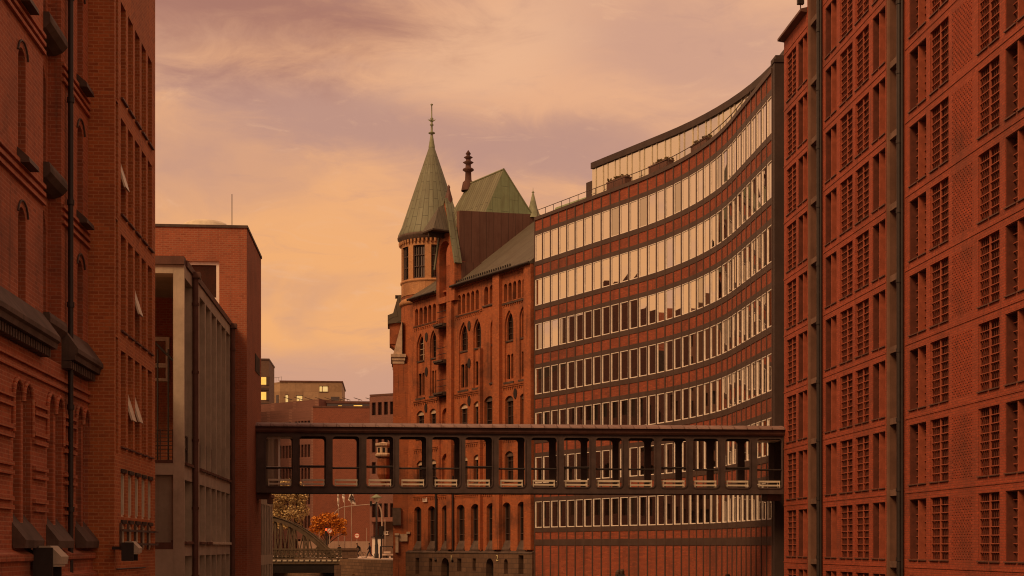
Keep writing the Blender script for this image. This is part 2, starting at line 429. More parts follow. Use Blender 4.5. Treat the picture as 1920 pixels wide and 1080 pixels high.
tc = t.n('ShaderNodeTexCoord'); nz = t.noise(tc.outputs['Object'], 1.2, 4, 0.6)
finish(t, (0.018, 0.017, 0.014, 1), 0.08, 0.5, 0.0, nz, 0.25, 0.05)
tag(MB().quad((-70, -80, -3.2), (40, -80, -3.2), (40, 240, -3.2), (-70, 240, -3.2)).obj('water', mw), kind='structure')
def bank(pl, label, side):
    m = MB()
    for a, b in zip(pl[:-1], pl[1:]):
        d = Vector((b[0]-a[0], b[1]-a[1])).normalized(); n = Vector((-d.y, d.x))*side*0.6
        p = [(a[0], a[1]), (b[0], b[1]), (b[0]+n.x, b[1]+n.y), (a[0]+n.x, a[1]+n.y)]
        m.slab(p, -4.5, -0.006)
    tag(m.fixed('quay_wall', M_QUAY), label, 'quay wall')
bank(right_bank, 'long stone quay wall carrying the curved office block and the gabled warehouse', -1)
bank(left_bank, 'long stone quay wall under the slotted infill block and the plain brick tower', 1)

# ================================================================== LEFT: old warehouse in dark brick
FL = Frame(-7.69, 26, 90)
LW = froot('brick_warehouse', FL, 'old dark brick warehouse with thin arched windows, stone sills and banded cornices', 'warehouse')
XL = FL.x
ztop = 24
H = []; backs = []; bars = MB()
nx0, nx1 = XL(81), XL(115)
nz0 = FL.z(85, 668)
H.append(rect(nx0, nx1, nz0, ztop-0.6))
zc1, zh = FL.z(41, 90), 2.22
wins = []
for px0, px1 in ((34, 48), (145, 155.5)):
    for k in range(-1, 3):
        z1 = zc1-3.3*(1-k)+3.3
        if k == -1: z1 = zc1-3.3
        else: z1 = zc1+3.3*k
        wins.append((XL(px0), XL(px1), z1-zh, z1))
        H.append(arch(XL(px0), XL(px1), z1-zh, z1, 'round', 0.26))
low = []
for c in (XL(41), XL(102), XL(153.5)):
    for s in (-0.40, 0.40):
        low.append((c+s-0.30, c+s+0.30))
        H.append(arch(c+s-0.30, c+s+0.30, 1.75, 4.74, 'round', 0.34))
wl = MB().wall(rect(0, 10.98, -4.5, ztop), H, 0, 0.55)
wl.fixed('wall', B_OLD, LW)
MB().box(0, nx0-0.01, 0.553, 12, -4.5, ztop-0.01).box(nx1+0.01, 10.98, 0.553, 12, -4.5, ztop-0.01).box(nx0, nx1, 1.25, 12, -4.5, ztop-0.02).box(nx0-0.005, nx1+0.005, 0.553, 1.24, -4.5, nz0-0.004).fixed('rear_wall', B_OLD, LW)
# stepped inner arch lining of the hoist niche, one per storey, with its slab
for k in range(-1, 4):
    zs = FL.z(100, 118) + 3.3*(k-1)+3.3*0 - 0.15
    zs = 9.85+3.3*(k-0)  # slab top
    m = MB(); a0, a1 = nx0-0.02, nx1+0.02
    if zs < ztop-1:
        m.wedge(nx0+0.02, nx1-0.02, [(-0.15, zs-0.10), (-0.12, zs), (1.1, zs), (1.1, zs-0.42), (0.15, zs-0.42), (-0.04, zs-0.34), (-0.15, zs-0.22)])
        m.fixed('niche_slab', M_STONE, LW)
        lin_ = MB().wall(rect(nx0+0.003, nx1-0.003, zs+0.003 if k > -2 else nz0, min(zs+3.3-0.37, ztop-0.7)), [arch(nx0+0.22, nx1-0.22, zs+0.02, min(zs+3.3-0.62, ztop-0.9), 'round', 0.6)], 0.30, 1.0)
        lin_.fixed('niche_arch', B_OLD, LW)
        d = MB().box(nx0+0.2, nx1-0.2, 1.02, 1.2, zs, zs+2.6); d.fixed('loading_door', M_DOORW, LW)
lin_ = MB().wall(rect(nx0+0.003, nx1-0.003, nz0+0.003, 9.85-3.3-0.37), [arch(nx0+0.22, nx1-0.22, nz0+0.02, 9.85-3.3-0.55, 'round', 0.5)], 0.30, 1.0)
for i, (x0, x1, z0, z1) in enumerate(wins):
    w = MB().box(x0, x1, 0.44, 0.5, z0, z1); w.cm = 1; w.box(x0, x0+0.05, 0.38, 0.44, z0, z1).box(x1-0.05, x1, 0.38, 0.44, z0, z1).box(x0, x1, 0.38, 0.435, z0+1.1, z0+1.16)
    w.fixed('window', [G_DARK, M_PIPE], LW)
    s = MB().wedge(x0-0.10, x1+0.12, [(-0.26, z0-0.24), (-0.24, z0-0.13), (0.30, z0+0.34), (0.30, z0-0.002), (-0.0, z0-0.1), (-0.02, z0-0.24)]); s.fixed('window_sill', M_DARKSILL, LW)
    cx = (x0+x1)/2; hm = MB(); r_ = (x1-x0)/2+0.12
    for j in range(8):
        a, b = R(15+150*j/8), R(15+150*(j+1)/8)
        hm.tube((cx+r_*math.cos(a), -0.03, z1-0.26+r_*math.sin(a)*0.95), (cx+r_*math.cos(b), -0.03, z1-0.26+r_*math.sin(b)*0.95), 0.022, n=6)
    hm.obj('hood_mould', M_DARKSILL, LW)
for c in (XL(41), XL(102), XL(153.5)):
    hm = MB()
    for s in (-0.40, 0.40):
        for j in range(8):
            a, b = R(180*j/8), R(180*(j+1)/8)
            hm.tube((c+s+0.37*math.cos(a), -0.03, 4.40+0.42*math.sin(a)), (c+s+0.37*math.cos(b), -0.03, 4.40+0.42*math.sin(b)), 0.05, n=6)
    for s in (-0.77, 0.77): hm.tube((c+s, -0.03, 3.72), (c+s, -0.03, 4.40), 0.05, n=6)
    hm.obj('hood_mould', B_OLD, LW)
    MB().box(c-0.115, c+0.115, 0.02, 0.5, 1.75, 3.65).fixed('mullion_pier', B_OLD, LW)
    w = MB().box(c-0.7, c+0.7, 0.47, 0.53, 1.75, 4.7); w.cm = 1
    for k in range(6): w.box(c-0.7, c+0.7, 0.44, 0.469, 1.8+k*0.48, 1.83+k*0.48)
    w.fixed('window', [G_DARK, M_PIPE], LW)
    s = MB().wedge(c-0.78, c+0.78, [(-0.26, 1.36), (-0.28, 1.52), (0.44, 2.45), (0.44, 1.755), (0.02, 1.742), (-0.02, 1.36)])
    s.fixed('window_sill', M_STONE, LW)
# string courses and cornice run between the openings
def runs(blocks):
    r_ = []; x = 0.0
    for a, b in sorted(blocks):
        if a > x: r_.append((x, a))
        x = max(x, b)
    if x < 10.98: r_.append((x, 10.98))
    return r_
nich = [(nx0-0.003, nx1+0.003)]
bc = MB()
for zz in (8.93, 9.11, 9.29, 12.23, 12.41, 12.59, 15.53, 15.71, 15.89):
    for a, b in runs(nich): bc.box(a, b, -0.07, -0.001, zz-0.055, zz+0.03)
pairs = [(c-0.86, c+0.86) for c in (XL(41), XL(102), XL(153.5))]
for zz in (5.25, 5.05):
    for a, b in runs([]): bc.box(a, b, -0.07, -0.001, zz-0.06, zz+0.03)
for z2 in (4.35, 3.72, 2.98, 2.28):
    for zz in (z2-0.09, z2+0.09):
        for a, b in runs(pairs): bc.box(a, b, -0.08, -0.001, zz-0.055, zz+0.035)
bc.fixed('string_courses', B_OLD, LW)
cn = MB()
for a, b in runs([(nx0+0.0, nx1+0.003)]):
    cn.wedge(a, b, [(-0.001, 6.50), (-0.38, 5.98), (-0.38, 5.88), (-0.32, 5.84), (-0.30, 5.72), (-0.001, 5.70)])
cn.fixed('stone_cornice', M_STONE, LW)
dn = MB()
for a, b in runs([(nx0, nx1)]):
    n = int((b-a)/0.2)
    for i in range(n): dn.box(a+i*0.2, a+i*0.2+0.11, -0.22, -0.001, 5.52, 5.697)
dn.fixed('dentil_course', M_DARKSILL, LW)
bm_ = MB().wedge(0, 10.975, [(-0.001, 1.33), (-0.20, 1.22), (-0.20, 1.10), (-0.12, 1.06), (-0.12, 0.80), (-0.24, 0.74), (-0.24, 0.62), (-0.16, 0.58), (-0.16, 0.30), (-0.26, 0.24), (-0.26, -4.4), (-0.001, -4.4)])
bm_.fixed('plinth', B_OLD, LW)
xp = FL.x(131, 0.1)
pp = MB().tube((xp, -0.12, 0.7), (xp, -0.12, ztop-0.5), 0.062, n=10).tube((xp+0.22, -0.10, 0.9), (xp+0.22, -0.10, ztop-0.5), 0.03, n=8).path([(xp, -0.12, 0.7), (xp-0.1, -0.2, 0.5), (xp-0.25, -0.30, 0.42)], 0.062)
for k in range(9): pp.tube((xp, -0.12, 2.2+2.4*k), (xp, -0.12, 2.32+2.4*k), 0.085, n=10)
pp.obj('downpipe', M_PIPE, LW)

def floodlight(fr, px, py, label, s=1.0, grey=M_CONC):
    p = fr.w(fr.x(px, 0.45), -0.45, fr.z(px, py, 0.45))
    r_ = root('floodlight', p, math.degrees(fr.a), label, 'floodlight', 'floodlights on the left walls')
    MB().wedge(-0.26*s, 0.26*s, [(-0.20*s, -0.10*s), (-0.22*s, 0.02*s), (-0.05*s, 0.19*s), (0.12*s, 0.19*s), (0.12*s, -0.10*s)]).fixed('housing', grey, r_)
    MB().box(-0.24*s, 0.24*s, -0.17*s, 0.10*s, -0.135*s, -0.102*s).fixed('lamp_glass', M_CREAM, r_)
    MB().box(-0.20*s, 0.2*s, 0.125*s, 0.45, -0.02, 0.06).box(-0.31*s, -0.265*s, -0.1*s, 0.2*s, -0.3*s, 0.16*s).box(0.265*s, 0.31*s, -0.1*s, 0.2*s, -0.3*s, 0.16*s).fixed('bracket', M_PIPE, r_)
floodlight(FL, 95, 1046, 'large grey floodlight at the foot of the dark banded brick warehouse', 1.35)

# ================================================================== LEFT: newer slotted infill
FN = Frame(-7.04, 37, 90)
NB = froot('brick_infill_block', FN, 'newer orange brick infill block with rows of tall narrow slots between fins', 'building')
H = []; slots = [37.85+1.02*i-37 for i in range(5)]
for k in range(-1, 4):
    z1 = 6.46+3.0*k+3.0; z0 = z1-2.46
    for s in slots: H.append(rect(s, s+0.70, z0, z1))
    H.append(rect(0.16, 0.5, z0-0.25, z1+0.25))
for s in slots:
    H.append(rect(s, s+0.62, 2.16, 3.30)); H.append(rect(s, s+0.62, 1.30, 1.98))
H = [h for h in H if h[2][1] < 18.4]
MB().wall(rect(0, 6.2, -4.5, 18.5), H, 0, 0.78).fixed('wall', B_NEW, NB)
MB().box(0, 6.2, 0.783, 13, -4.5, 18.49).fixed('rear_wall', B_NEW, NB)
for h in H:
    w = h[1][0]-h[0][0]
    if w > 0.6:
        x0, x1, z0, z1 = h[0][0], h[1][0], h[0][1], h[2][1]
        tall = z1-z0 > 2
        if tall:
            f = MB().box(x0, x1, 0.70, 0.76, z0, z1); f.cm = 1; f.box(x0, x1, 0.64, 0.699, z0+1.2, z0+1.24)
            f.fixed('window', [G_DARK, M_PIPE], NB)
            MB().wedge(x0-0.04, x1+0.04, [(-0.07, z0-0.07), (-0.07, z0-0.03), (0.2, z0+0.02), (0.2, z0-0.02), (-0.02, z0-0.07)]).fixed('window_sill', M_BROWN, NB)
        else:
            f = MB(); e = 0.06
            f.box(x0, x1, 0.05, 0.13, z0, z0+e).box(x0, x1, 0.05, 0.13, z1-e, z1).box(x0, x0+e, 0.05, 0.13, z0+e, z1-e).box(x1-0.12, x1, 0.03, 0.13, z0+e, z1-e)
            if z1 < 2.1: f.box((x0+x1)/2-0.03, (x0+x1)/2+0.03, 0.06, 0.13, z0+e, z1-e)
            o = f.fixed('window', M_CREAM, NB)
            MB().box(x0+e, x1-0.12, 0.10, 0.12, z0+e, z1-e).fixed('pane', G_DARK, o)
            MB().box(x0-0.03, x1+0.03, -0.05, 0.1, z1+0.003, z1+0.10).fixed('lintel', M_PIPE, NB)
def sash(x, z, a, hgt, w):
    m = MB(); dx, dz = math.sin(R(a)), math.cos(R(a))
    # bottom-hung sash tipped outward at the foot
    m.add([(x, 0.16, z+hgt), (x+w, 0.16, z+hgt), (x+w, 0.16-hgt*dx, z+hgt*(1-dz)), (x, 0.16-hgt*dx, z+hgt*(1-dz)),
           (x, 0.21, z+hgt), (x+w, 0.21, z+hgt), (x+w, 0.21-hgt*dx, z+hgt*(1-dz)), (x, 0.21-hgt*dx, z+hgt*(1-dz))],
          [(0, 1, 2, 3), (7, 6, 5, 4), (0, 4, 5, 1), (1, 5, 6, 2), (2, 6, 7, 3), (3, 7, 4, 0)])
    m.fixed('open_sash', M_CREAM, NB)
for px, py, i in ((226, 350, 0), (252, 588, 2), (238, 788, 1), (249, 790, 2)):
    sash(slots[i]+0.06, FN.z(px, py)-0.02, 17, 0.95, 0.56)
rl = MB()
for zz in (1.42, 1.78): rl.box(0.6, 6.1, -0.11, -0.05, zz, zz+0.06)
for s in slots: rl.box(s-0.2, s-0.13, -0.05, -0.002, 1.3, 2.0)
rl.fixed('guard_rail', M_STONE, NB)
MB().tube((0.05, -0.05, 0.82), (4.2, -0.05, 0.80), 0.02, n=6).obj('conduit', M_PIPE, NB)
floodlight(FN, 247, 1029, 'small grey floodlight below the guarded windows of the orange slotted block', 1.0)

# ================================================================== LEFT: grey concrete frame building
FCF = Frame(-15.0, 53.7, 0); FCS = Frame(-7.7, 53.7, 90)
CB = froot('concrete_building', FCS, 'grey concrete framed building with tall fins and a dark corner balcony', 'building')
# built in the side frame: local x = along the canal (0..15.9), y = inward (0..7.3)
zt = FCS.z(346, 497); Z = FCS.z
ztF = zt
CL = 15.88
# side wall with slots
H = []; sl = [(346.5, 361)]+[(374, 384), (385.8, 395), (396.4, 405.2), (406.6, 414), (415, 422.8), (424, 430.8)]
zb = Z(375, 893); zu0 = Z(375, 880)+0.05
rows = [(zu0, zt-0.45), (Z(375, 1014)-0.02, zb-0.33), (-3.0, Z(375, 1040)-0.03)]
for a, b in sl:
    for z0, z1 in rows: H.append(rect(FCS.x(a)+0.02, FCS.x(b), z0, z1))
MB().wall(rect(0, CL, -4.5, zt), H, 0, 0.38).fixed('fin_wall', M_CONC, CB)
for a, b in sl:
    x0, x1 = FCS.x(a)+0.02, FCS.x(b)
    for i, (z0, z1) in enumerate(rows):
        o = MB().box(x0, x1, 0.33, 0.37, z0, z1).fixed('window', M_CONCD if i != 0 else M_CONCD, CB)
    m = MB()
    for k in range(3): m.box(x0, x1, 0.18, 0.23, zu0+0.06+k*0.48, zu0+0.12+k*0.48)
    for q in (0.0, 0.5, 1.0): m.box(x0+(x1-x0-0.06)*q, x0+(x1-x0-0.06)*q+0.06, 0.18, 0.23, zu0+0.06, zu0+1.08)
    m.fixed('low_railing', M_STONE, CB)
    MB().wedge(x0-0.05, x1+0.05, [(-0.09, zu0-0.12), (-0.09, zu0-0.02), (0.5, zu0+0.03), (0.5, zu0-0.05), (-0.02, zu0-0.12)]).fixed('sill', M_BROWN, CB)
    MB().wedge(x0-0.05, x1+0.05, [(-0.09, rows[1][0]-0.12), (-0.09, rows[1][0]-0.02), (0.5, rows[1][0]+0.03), (0.5, rows[1][0]-0.05), (-0.02, rows[1][0]-0.12)]).fixed('sill', M_CREAM if a > 390 else M_BROWN, CB)
# front wall (faces the camera): local plane x = 0, built in a child frame
fx = lambda px: -(FCF.x(px)-FCF.x(346))      # distance inward from the corner
zf = FCF.z
xo0, xo1 = fx(325), 7.3
bal0, bal1 = zf(300, 862), zf(300, 512)
fw = MB()
def fbox(m, a, b, t0, t1, z0, z1): m.box(t0, t1, a, b, z0, z1)
fbox(fw, 0.383, xo0, -0.004, 0.7, -4.5, zt)                      # corner column
fbox(fw, xo0, xo1, -0.004, 0.7, bal1, zt)                       # head beam
fbox(fw, xo0, xo1, -0.004, 0.7, zf(300, 890), bal0-0.12)            # balcony beam
fbox(fw, xo0, xo1, -0.004, 0.7, -4.5, zf(300, 1030))            # foot
fw.fixed('front_frame', M_CONC, CB)
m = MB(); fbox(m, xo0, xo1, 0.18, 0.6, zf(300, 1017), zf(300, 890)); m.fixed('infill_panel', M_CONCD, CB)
m = MB(); fbox(m, xo0, xo1, 0.02, 0.5, zf(300, 1030)+0.003, zf(300, 1017)); fbox(m, xo0, xo1, -0.02, 0.5, bal0-0.118, bal0); m.fixed('brown_band', M_BROWN, CB)
m = MB(); fbox(m, 0.0, 7.6, -0.10, 0.4, zt+0.003, zt+0.30); m.box(0.4, CL, -0.06, 0.5, zt+0.003, zt+0.24); m.fixed('roof_fascia', M_BROWN, CB)
# inside of the balcony
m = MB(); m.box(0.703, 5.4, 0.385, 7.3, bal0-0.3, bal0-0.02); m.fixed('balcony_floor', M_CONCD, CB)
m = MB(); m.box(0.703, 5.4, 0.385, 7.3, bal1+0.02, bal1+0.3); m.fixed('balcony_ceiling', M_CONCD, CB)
MB().box(5.4, 15.8, 0.385, 7.3, -4.4, zt-0.01).fixed('inner_wall', B_TOWER, CB)
MB().box(0.72, 5.39, 7.0, 7.3, bal0, bal1).fixed('balcony_end_wall', M_DOORW, CB)
fi = Frame(-15.0, 53.7+5.4, 0)
yi = lambda px: -7.7-(fi.x(px)-15.0)
a, b = -7.7-(-15.0+fi.x(318)), -7.7-(-15.0+fi.x(284)); z0, z1 = fi.z(300, 715), fi.z(300, 632)
wf = MB()
for q0, q1, s0, s1 in ((a, b, z0, z0+0.12), (a, b, z1-0.16, z1), (a, a+0.14, z0+0.12, z1-0.16), (a+0.14, b, z0+0.55, z0+0.72)): fbox(wf, q0, q1, 5.3, 5.396, s0, s1)
o = wf.fixed('balcony_window', M_WHITE, CB)
m = MB(); fbox(m, a+0.14, b, 5.37, 5.39, z0+0.12, z1-0.16); m.fixed('pane', G_DARK, o)
rl = MB()
for k in range(8):
    zz = bal0+0.12+k*0.14
    rl.tube((0.2, xo0, zz), (0.2, xo1, zz), 0.016, n=6)
for q in (xo0+0.04, xo0+0.5, xo0+1.0, xo0+2): rl.tube((0.2, q, bal0), (0.2, q, bal0+1.15), 0.022, n=6)
rl.obj('balcony_railing', M_STONE, CB)
br = MB()
for q in (0.15, 0.45, 0.85): br.tube((1.8, xo0+q, bal0), (1.8, xo0+q, bal0+4.3-q*0.0), 0.035, n=6)
br.tube((1.8, xo0, bal0+3.6), (1.8, xo0+1.4, bal0+5.0), 0.05, n=6).tube((1.8, xo0+0.0, bal0+3.6), (1.8, xo0+0.02, bal0), 0.045, n=6)
br.obj('stair_bars', M_PIPE, CB)
px_ = FCS.x(366, 0.1); pq = FCS.x(436, 0.1)
for q in (px_, pq):
    m = MB()
    m.tube((q, -0.11, -4), (q, -0.11, zt-0.05), 0.115, n=10).box(q-0.2, q+0.2, -0.3, 0.0, zt-0.1, zt+0.12)
    for k in range(5): m.tube((q, -0.11, 0.2+2.6*k), (q, -0.11, 0.3+2.6*k), 0.14, n=10)
    m.obj('downpipe', M_BROWN, CB)
# flanking link block hidden behind the slotted infill
tag(MB().box(-16, -9.3, 43.6, 53.2, -0.5, 8.0).fixed('brick_link_block', B_NEW), 'low brick link between the orange slotted block and the grey concrete building', 'building')

# ================================================================== LEFT: plain brick tower
FT = Frame(-16.0, 69.6, 0)
TW = froot('brick_tower', FT, 'plain flat-roofed brick tower carrying the near end of the covered footbridge', 'tower')
tz = FT.z(463, 428); wx = 16-7.04
hx0, hx1, hz0, hz1 = FT.x(352), FT.x(411), FT.z(400, 575), FT.z(400, 490)
MB().wall(rect(0, wx, -4.5, tz), [rect(hx0, hx1, hz0, hz1)], 0, 0.4).fixed('front_wall', B_TOWER, TW)
FTS = Frame(-7.04, 69.6, 90)
sh = [rect(FTS.x(480), FTS.x(485.5), FTS.z(483, 690), FTS.z(483, 668))]
m = MB().box(0, wx-0.4, 0.403, 7.4, -4.5, tz-0.02); m.fixed('rear_wall', B_TOWER, TW)
m = MB()
for a in (0.403,):
    m.box(wx-0.397, wx, 0.403, 7.4, -4.5, tz)
m.fixed('side_wall', B_TOWER, TW)
MB().box(-0.05, wx+0.05, -0.05, 7.45, tz+0.003, tz+0.13).fixed('parapet_coping', M_DARKSILL, TW)
e = 0.15
m = MB().box(hx0, hx1, 0.12, 0.25, hz1-e, hz1).box(hx1-e, hx1, 0.12, 0.25, hz0, hz1-e).box(hx0, hx0+e, 0.12, 0.25, hz0, hz1-e).box(hx0+e, hx1-e, 0.12, 0.25, hz0+0.3, hz0+0.45)
o = m.fixed('window', M_WHITE, TW); MB().box(hx0+e, hx1-e, 0.2, 0.22, hz0, hz1-e).fixed('pane', glass('tower_glass', (0.5, 0.5, 0.52), (0.03, 0.022, 0.02), 0.3), o)
sw = MB()
x0, x1, z0, z1 = FTS.x(478), FTS.x(486), FTS.z(482, 700), FTS.z(482, 668)
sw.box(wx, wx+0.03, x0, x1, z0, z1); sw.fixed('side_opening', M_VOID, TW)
# roof pod and masts
dx0, dx1 = FT.x(352, -3), FT.x(420, -3)
prof = [((dx1-dx0)/2*math.cos(R(a)), tz+0.13+0.65*math.sin(R(a))) for a in range(0, 91, 15)]
m = MB().lathe([(1.15, tz+0.12), (1.15, tz+0.72)]+[(1.10*math.cos(R(a)), tz+0.72+0.26*math.sin(R(a))) for a in range(0, 91, 18)], (dx0+dx1)/2, 3.0, 20)
m.obj('roof_light', M_CREAM, TW)
for px, yy, hh in ((435, 2, 2.1), (325, 2, 0.5), (451, 4, 0.7)): MB().tube((FT.x(px, -yy), yy, tz), (FT.x(px, -yy), yy, tz+hh), 0.02, n=5).obj('lightning_rod', M_PIPE, TW)

# low concrete annex past the tower, seen under the bridge
FA = Frame(-7.3, 77.2, 90)
AN = froot('concrete_annex', FA, 'low grey ribbed concrete annex behind the brick tower, below the footbridge', 'building')
az_ = FA.z(500, 931)
H = [rect(0.4+k*1.05, 1.0+k*1.05, z0, z1) for k in range(9) for z0, z1 in ((0.9, az_-0.5), (-3.2, 0.35))]
MB().wall(rect(0, 10.2, -4.5, az_), H, 0, 0.5).fixed('rib_wall', M_CONC, AN)
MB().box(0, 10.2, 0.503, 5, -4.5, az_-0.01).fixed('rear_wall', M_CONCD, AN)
MB().box(0, 10.25, -0.12, 0.4, az_+0.003, az_+0.2).fixed('roof_edge', M_BROWN, AN)
MB().box(-0.02, 10.25, -0.5, -0.003, -1.05, -0.75).fixed('quay_ledge', M_STONE, AN)

# ---- warehouses further along the left bank (mirrored in the office windows), then unseen masses added for darker reflections
FB = Frame(-14.2, 100.0, 115.3)
LB = froot('bank_warehouse', FB, 'gabled brick warehouse along the far left bank behind the brick tower', 'warehouse')
H = [arch(1.2+2.2*i, 2.3+2.2*i, z0, z0+2.0, 'seg', 0.25) for i in range(22) for z0 in (1.2, 4.7, 8.2, 11.7, 15.2)]
LBO = [(0, -4), (50, -4), (50, 20.5), (43, 20.5), (38.5, 21.5), (38.5, 27), (33, 27), (30, 29.5), (27, 29), (24, 31), (21, 30.5), (17, 31), (13, 28), (8, 22), (0, 21)]
MB().wall(LBO, H, 0, 0.4).fixed('wall', B_BANK, LB)
MB().wall(LBO, [], 0.403, 11).fixed('rear_wall', M_SLATE, LB)
FB2 = Frame(FB.w(52).x-2.5, FB.w(52).y-1.2, 115.3)
LB2 = froot('reflection_house', FB2, 'unseen long brick house added past the far left bank warehouse to darken the office reflections', 'house')  # out of view; added so the lower curved panes mirror something dark
H = [rect(1.0+2.4*i, 2.2+2.4*i, z0, z0+1.9) for i in range(26) for z0 in (1.2, 4.7, 8.2, 11.7, 15.2, 18.7)]
MB().wall([(0, -0.5), (64, -0.5), (64, 28), (40, 28), (40, 33), (18, 33), (18, 29), (0, 25)], H, 0, 0.4).fixed('wall', B_BANK, LB2)
MB().box(0, 64, 0.403, 11, -0.5, 24.9).fixed('rear_wall', M_DOORW, LB2)
MB().box(18.1, 63.9, 0.403, 11, 24.95, 27.9).box(18.1, 39.9, 0.403, 11, 27.95, 32.9).fixed('roof_storey', B_OLD, LB2)
FB3 = Frame(-76, 206, 0)
LB3 = froot('reflection_block', FB3, 'unseen tall dark brick block added far behind the plain tower to darken the office reflections', 'building')  # hidden mass added to darken reflections at the right of the office
H = [rect(1.2+2.6*i, 2.5+2.6*i, 1.5+3.6*k, 3.5+3.6*k) for i in range(17) for k in range(10)]
MB().wall([(0, 0), (47, 0), (47, 37), (34, 37), (34, 40.5), (9, 40.5), (9, 38), (0, 38)], H, 0, 0.4).fixed('wall', B_BANK, LB3)
MB().box(0, 47, 0.403, 12, 0, 36.9).fixed('rear_wall', M_DOORW, LB3)
# ================================================================== covered footbridge
FBR = Frame(-7.04, 74.1, 0)
BR = froot('covered_footbridge', FBR, 'dark steel covered footbridge with rounded openings, spanning from brick tower to grilled brick warehouse', 'footbridge')
BX = FBR.x
LEN = 20.33+7.04
zr0, zr1 = FBR.z(980, 793), FBR.z(980, 925)
zo1, zo0 = FBR.z(980, 820), FBR.z(980, 913)
opens = [(498.7, 549), (561.6, 612), (623.5, 674), (687, 737.5), (748.5, 799.5), (810.5, 862), (872.5, 922.5), (935, 984), (996, 1044), (1057, 1105), (1117, 1166), (1177.5, 1227), (1239.5, 1287), (1299, 1347), (1360, 1406), (1419.5, 1466)]
xs = [(BX(a), BX(b)) for a, b in opens]
zwall1 = FBR.z(980, 814)
DEP = 2.0
H = [rrect(a, b, zo0, zo1, 0.17) for a, b in xs]
MB().wall(rect(0.02, LEN, zr1, zwall1), H, 0, 0.16).fixed('front_wall', M_STEEL, BR)
H2 = [rrect(a-0.2, b-0.2, zo0, zo1, 0.17) for a, b in xs]
MB().wall(rect(-0.2+0.25, LEN, zr1, zwall1), H2, DEP-0.16, DEP).fixed('rear_wall', M_STEEL, BR)
# raised surround of each opening
sr = MB()
for h, (a, b) in zip(H, xs):
    o_ = rrect(a-0.06, b+0.06, zo0-0.06, zo1+0.06, 0.22); sr.wall(o_, [rrect(a+0.006, b-0.006, zo0+0.006, zo1-0.006, 0.166)], -0.035, -0.002)
sr.fixed('opening_surrounds', M_STEEL, BR)
MB().box(0.03, LEN-0.01, 0.163, DEP-0.163, zr1+0.02, zr1+0.2).fixed('deck', M_FRAME, BR)
MB().box(0.03, LEN-0.01, 0.163, DEP-0.163, zo1+0.12, zo1+0.2).fixed('ceiling', M_STEEL, BR)
cr = MB(); cr.wedge(0.0, LEN+0.01, [(-0.10, zwall1+0.003), (-0.16, zwall1+0.10), (-0.14, zwall1+0.29), (DEP+0.14, zwall1+0.29), (DEP+0.16, zwall1+0.1), (DEP+0.1, zwall1+0.003)])
cr.fixed('eaves_fascia', M_BROWN, BR)
prof = [(DEP/2-(DEP/2+0.30)*math.cos(R(a)), zwall1+0.295+(zr0-zwall1-0.295)*math.sin(R(a))) for a in range(0, 181, 12)]
rf = MB(); n = 0
vs, fs = [], []
for (y, z) in prof: vs += [(-0.02, y, z), (LEN+0.02, y, z)]
for i in range(len(prof)-1): fs.append((2*i, 2*i+1, 2*i+3, 2*i+2))
fs.append(tuple(2*i for i in range(len(prof)))); fs.append(tuple(2*i+1 for i in range(len(prof)-1, -1, -1)))
rf.add(vs, fs); ro = rf.fixed('roof', M_LINK, BR)
sm = MB()
for k in range(int(LEN/0.665)+1):
    x = 0.1+k*0.665
    for (y0, z0), (y1, z1) in zip(prof[:-1], prof[1:]): sm.tube((x, y0, z0), (x, y1, z1), 0.017, n=5)
sm.obj('roof_seams', M_BROWN, BR)
zrail = FBR.z(980, 879)
for k, (a, b) in enumerate(xs):
    up = 0.09 if k in (1, 3, 6, 9, 12, 14) else 0.0
    r_ = MB().tube((a-0.05, 0.10, zrail+up), (b+0.05, 0.10, zrail+up), 0.048, n=8)
    if up: r_.tube((a-0.05, 0.10, zrail+up-0.07), (b+0.05, 0.10, zrail+up-0.07), 0.02, n=6)
    r_.obj('handrail', M_PIPE, BR)
m = MB(); m.box(-0.0, 0.65, 0.5, 1.5, zr1-0.30, zr1-0.003).box(0.55, 0.72, 0.2, 1.8, zr1-0.55, zr1-0.301); m.fixed('support_bracket', M_BROWN, BR)
m = MB(); m.box(LEN-0.75, LEN, 0.4, 1.6, zr1-0.32, zr1-0.003); m.fixed('support_bracket', M_BROWN, BR)
# doors and light ceilings at both ends
xd = BX(522)
m = MB(); zt_ = zo1-0.12
m.box(xd-0.05, xd+0.05, 0.5, 0.6, zr1+0.2, zt_).box(0.3, xd+0.05, 0.5, 0.6, zt_, zt_+0.1).box(0.3, xd+0.04, 0.52, 0.58, zr1+1.3, zr1+1.36)
m.fixed('door_frame', M_WHITE, BR)
m = MB(); m.box(0.3, 1.95, 0.4, 1.75, zo1-0.02, zo1+0.05); m.fixed('light_ceiling_panel', M_CREAM, BR)
m = MB(); m.box(LEN-1.35, LEN-0.05, 0.3, 1.7, zo1-0.08, zo1-0.02); m.fixed('light_ceiling_panel', M_CREAM, BR)
MB().box(0.32, xd-0.06, 0.54, 0.56, zr1+0.2, zt_-0.01).fixed('door_glass', glass('door_glass', (0.8, 0.75, 0.7), (0.35, 0.26, 0.2), 0.35), BR)
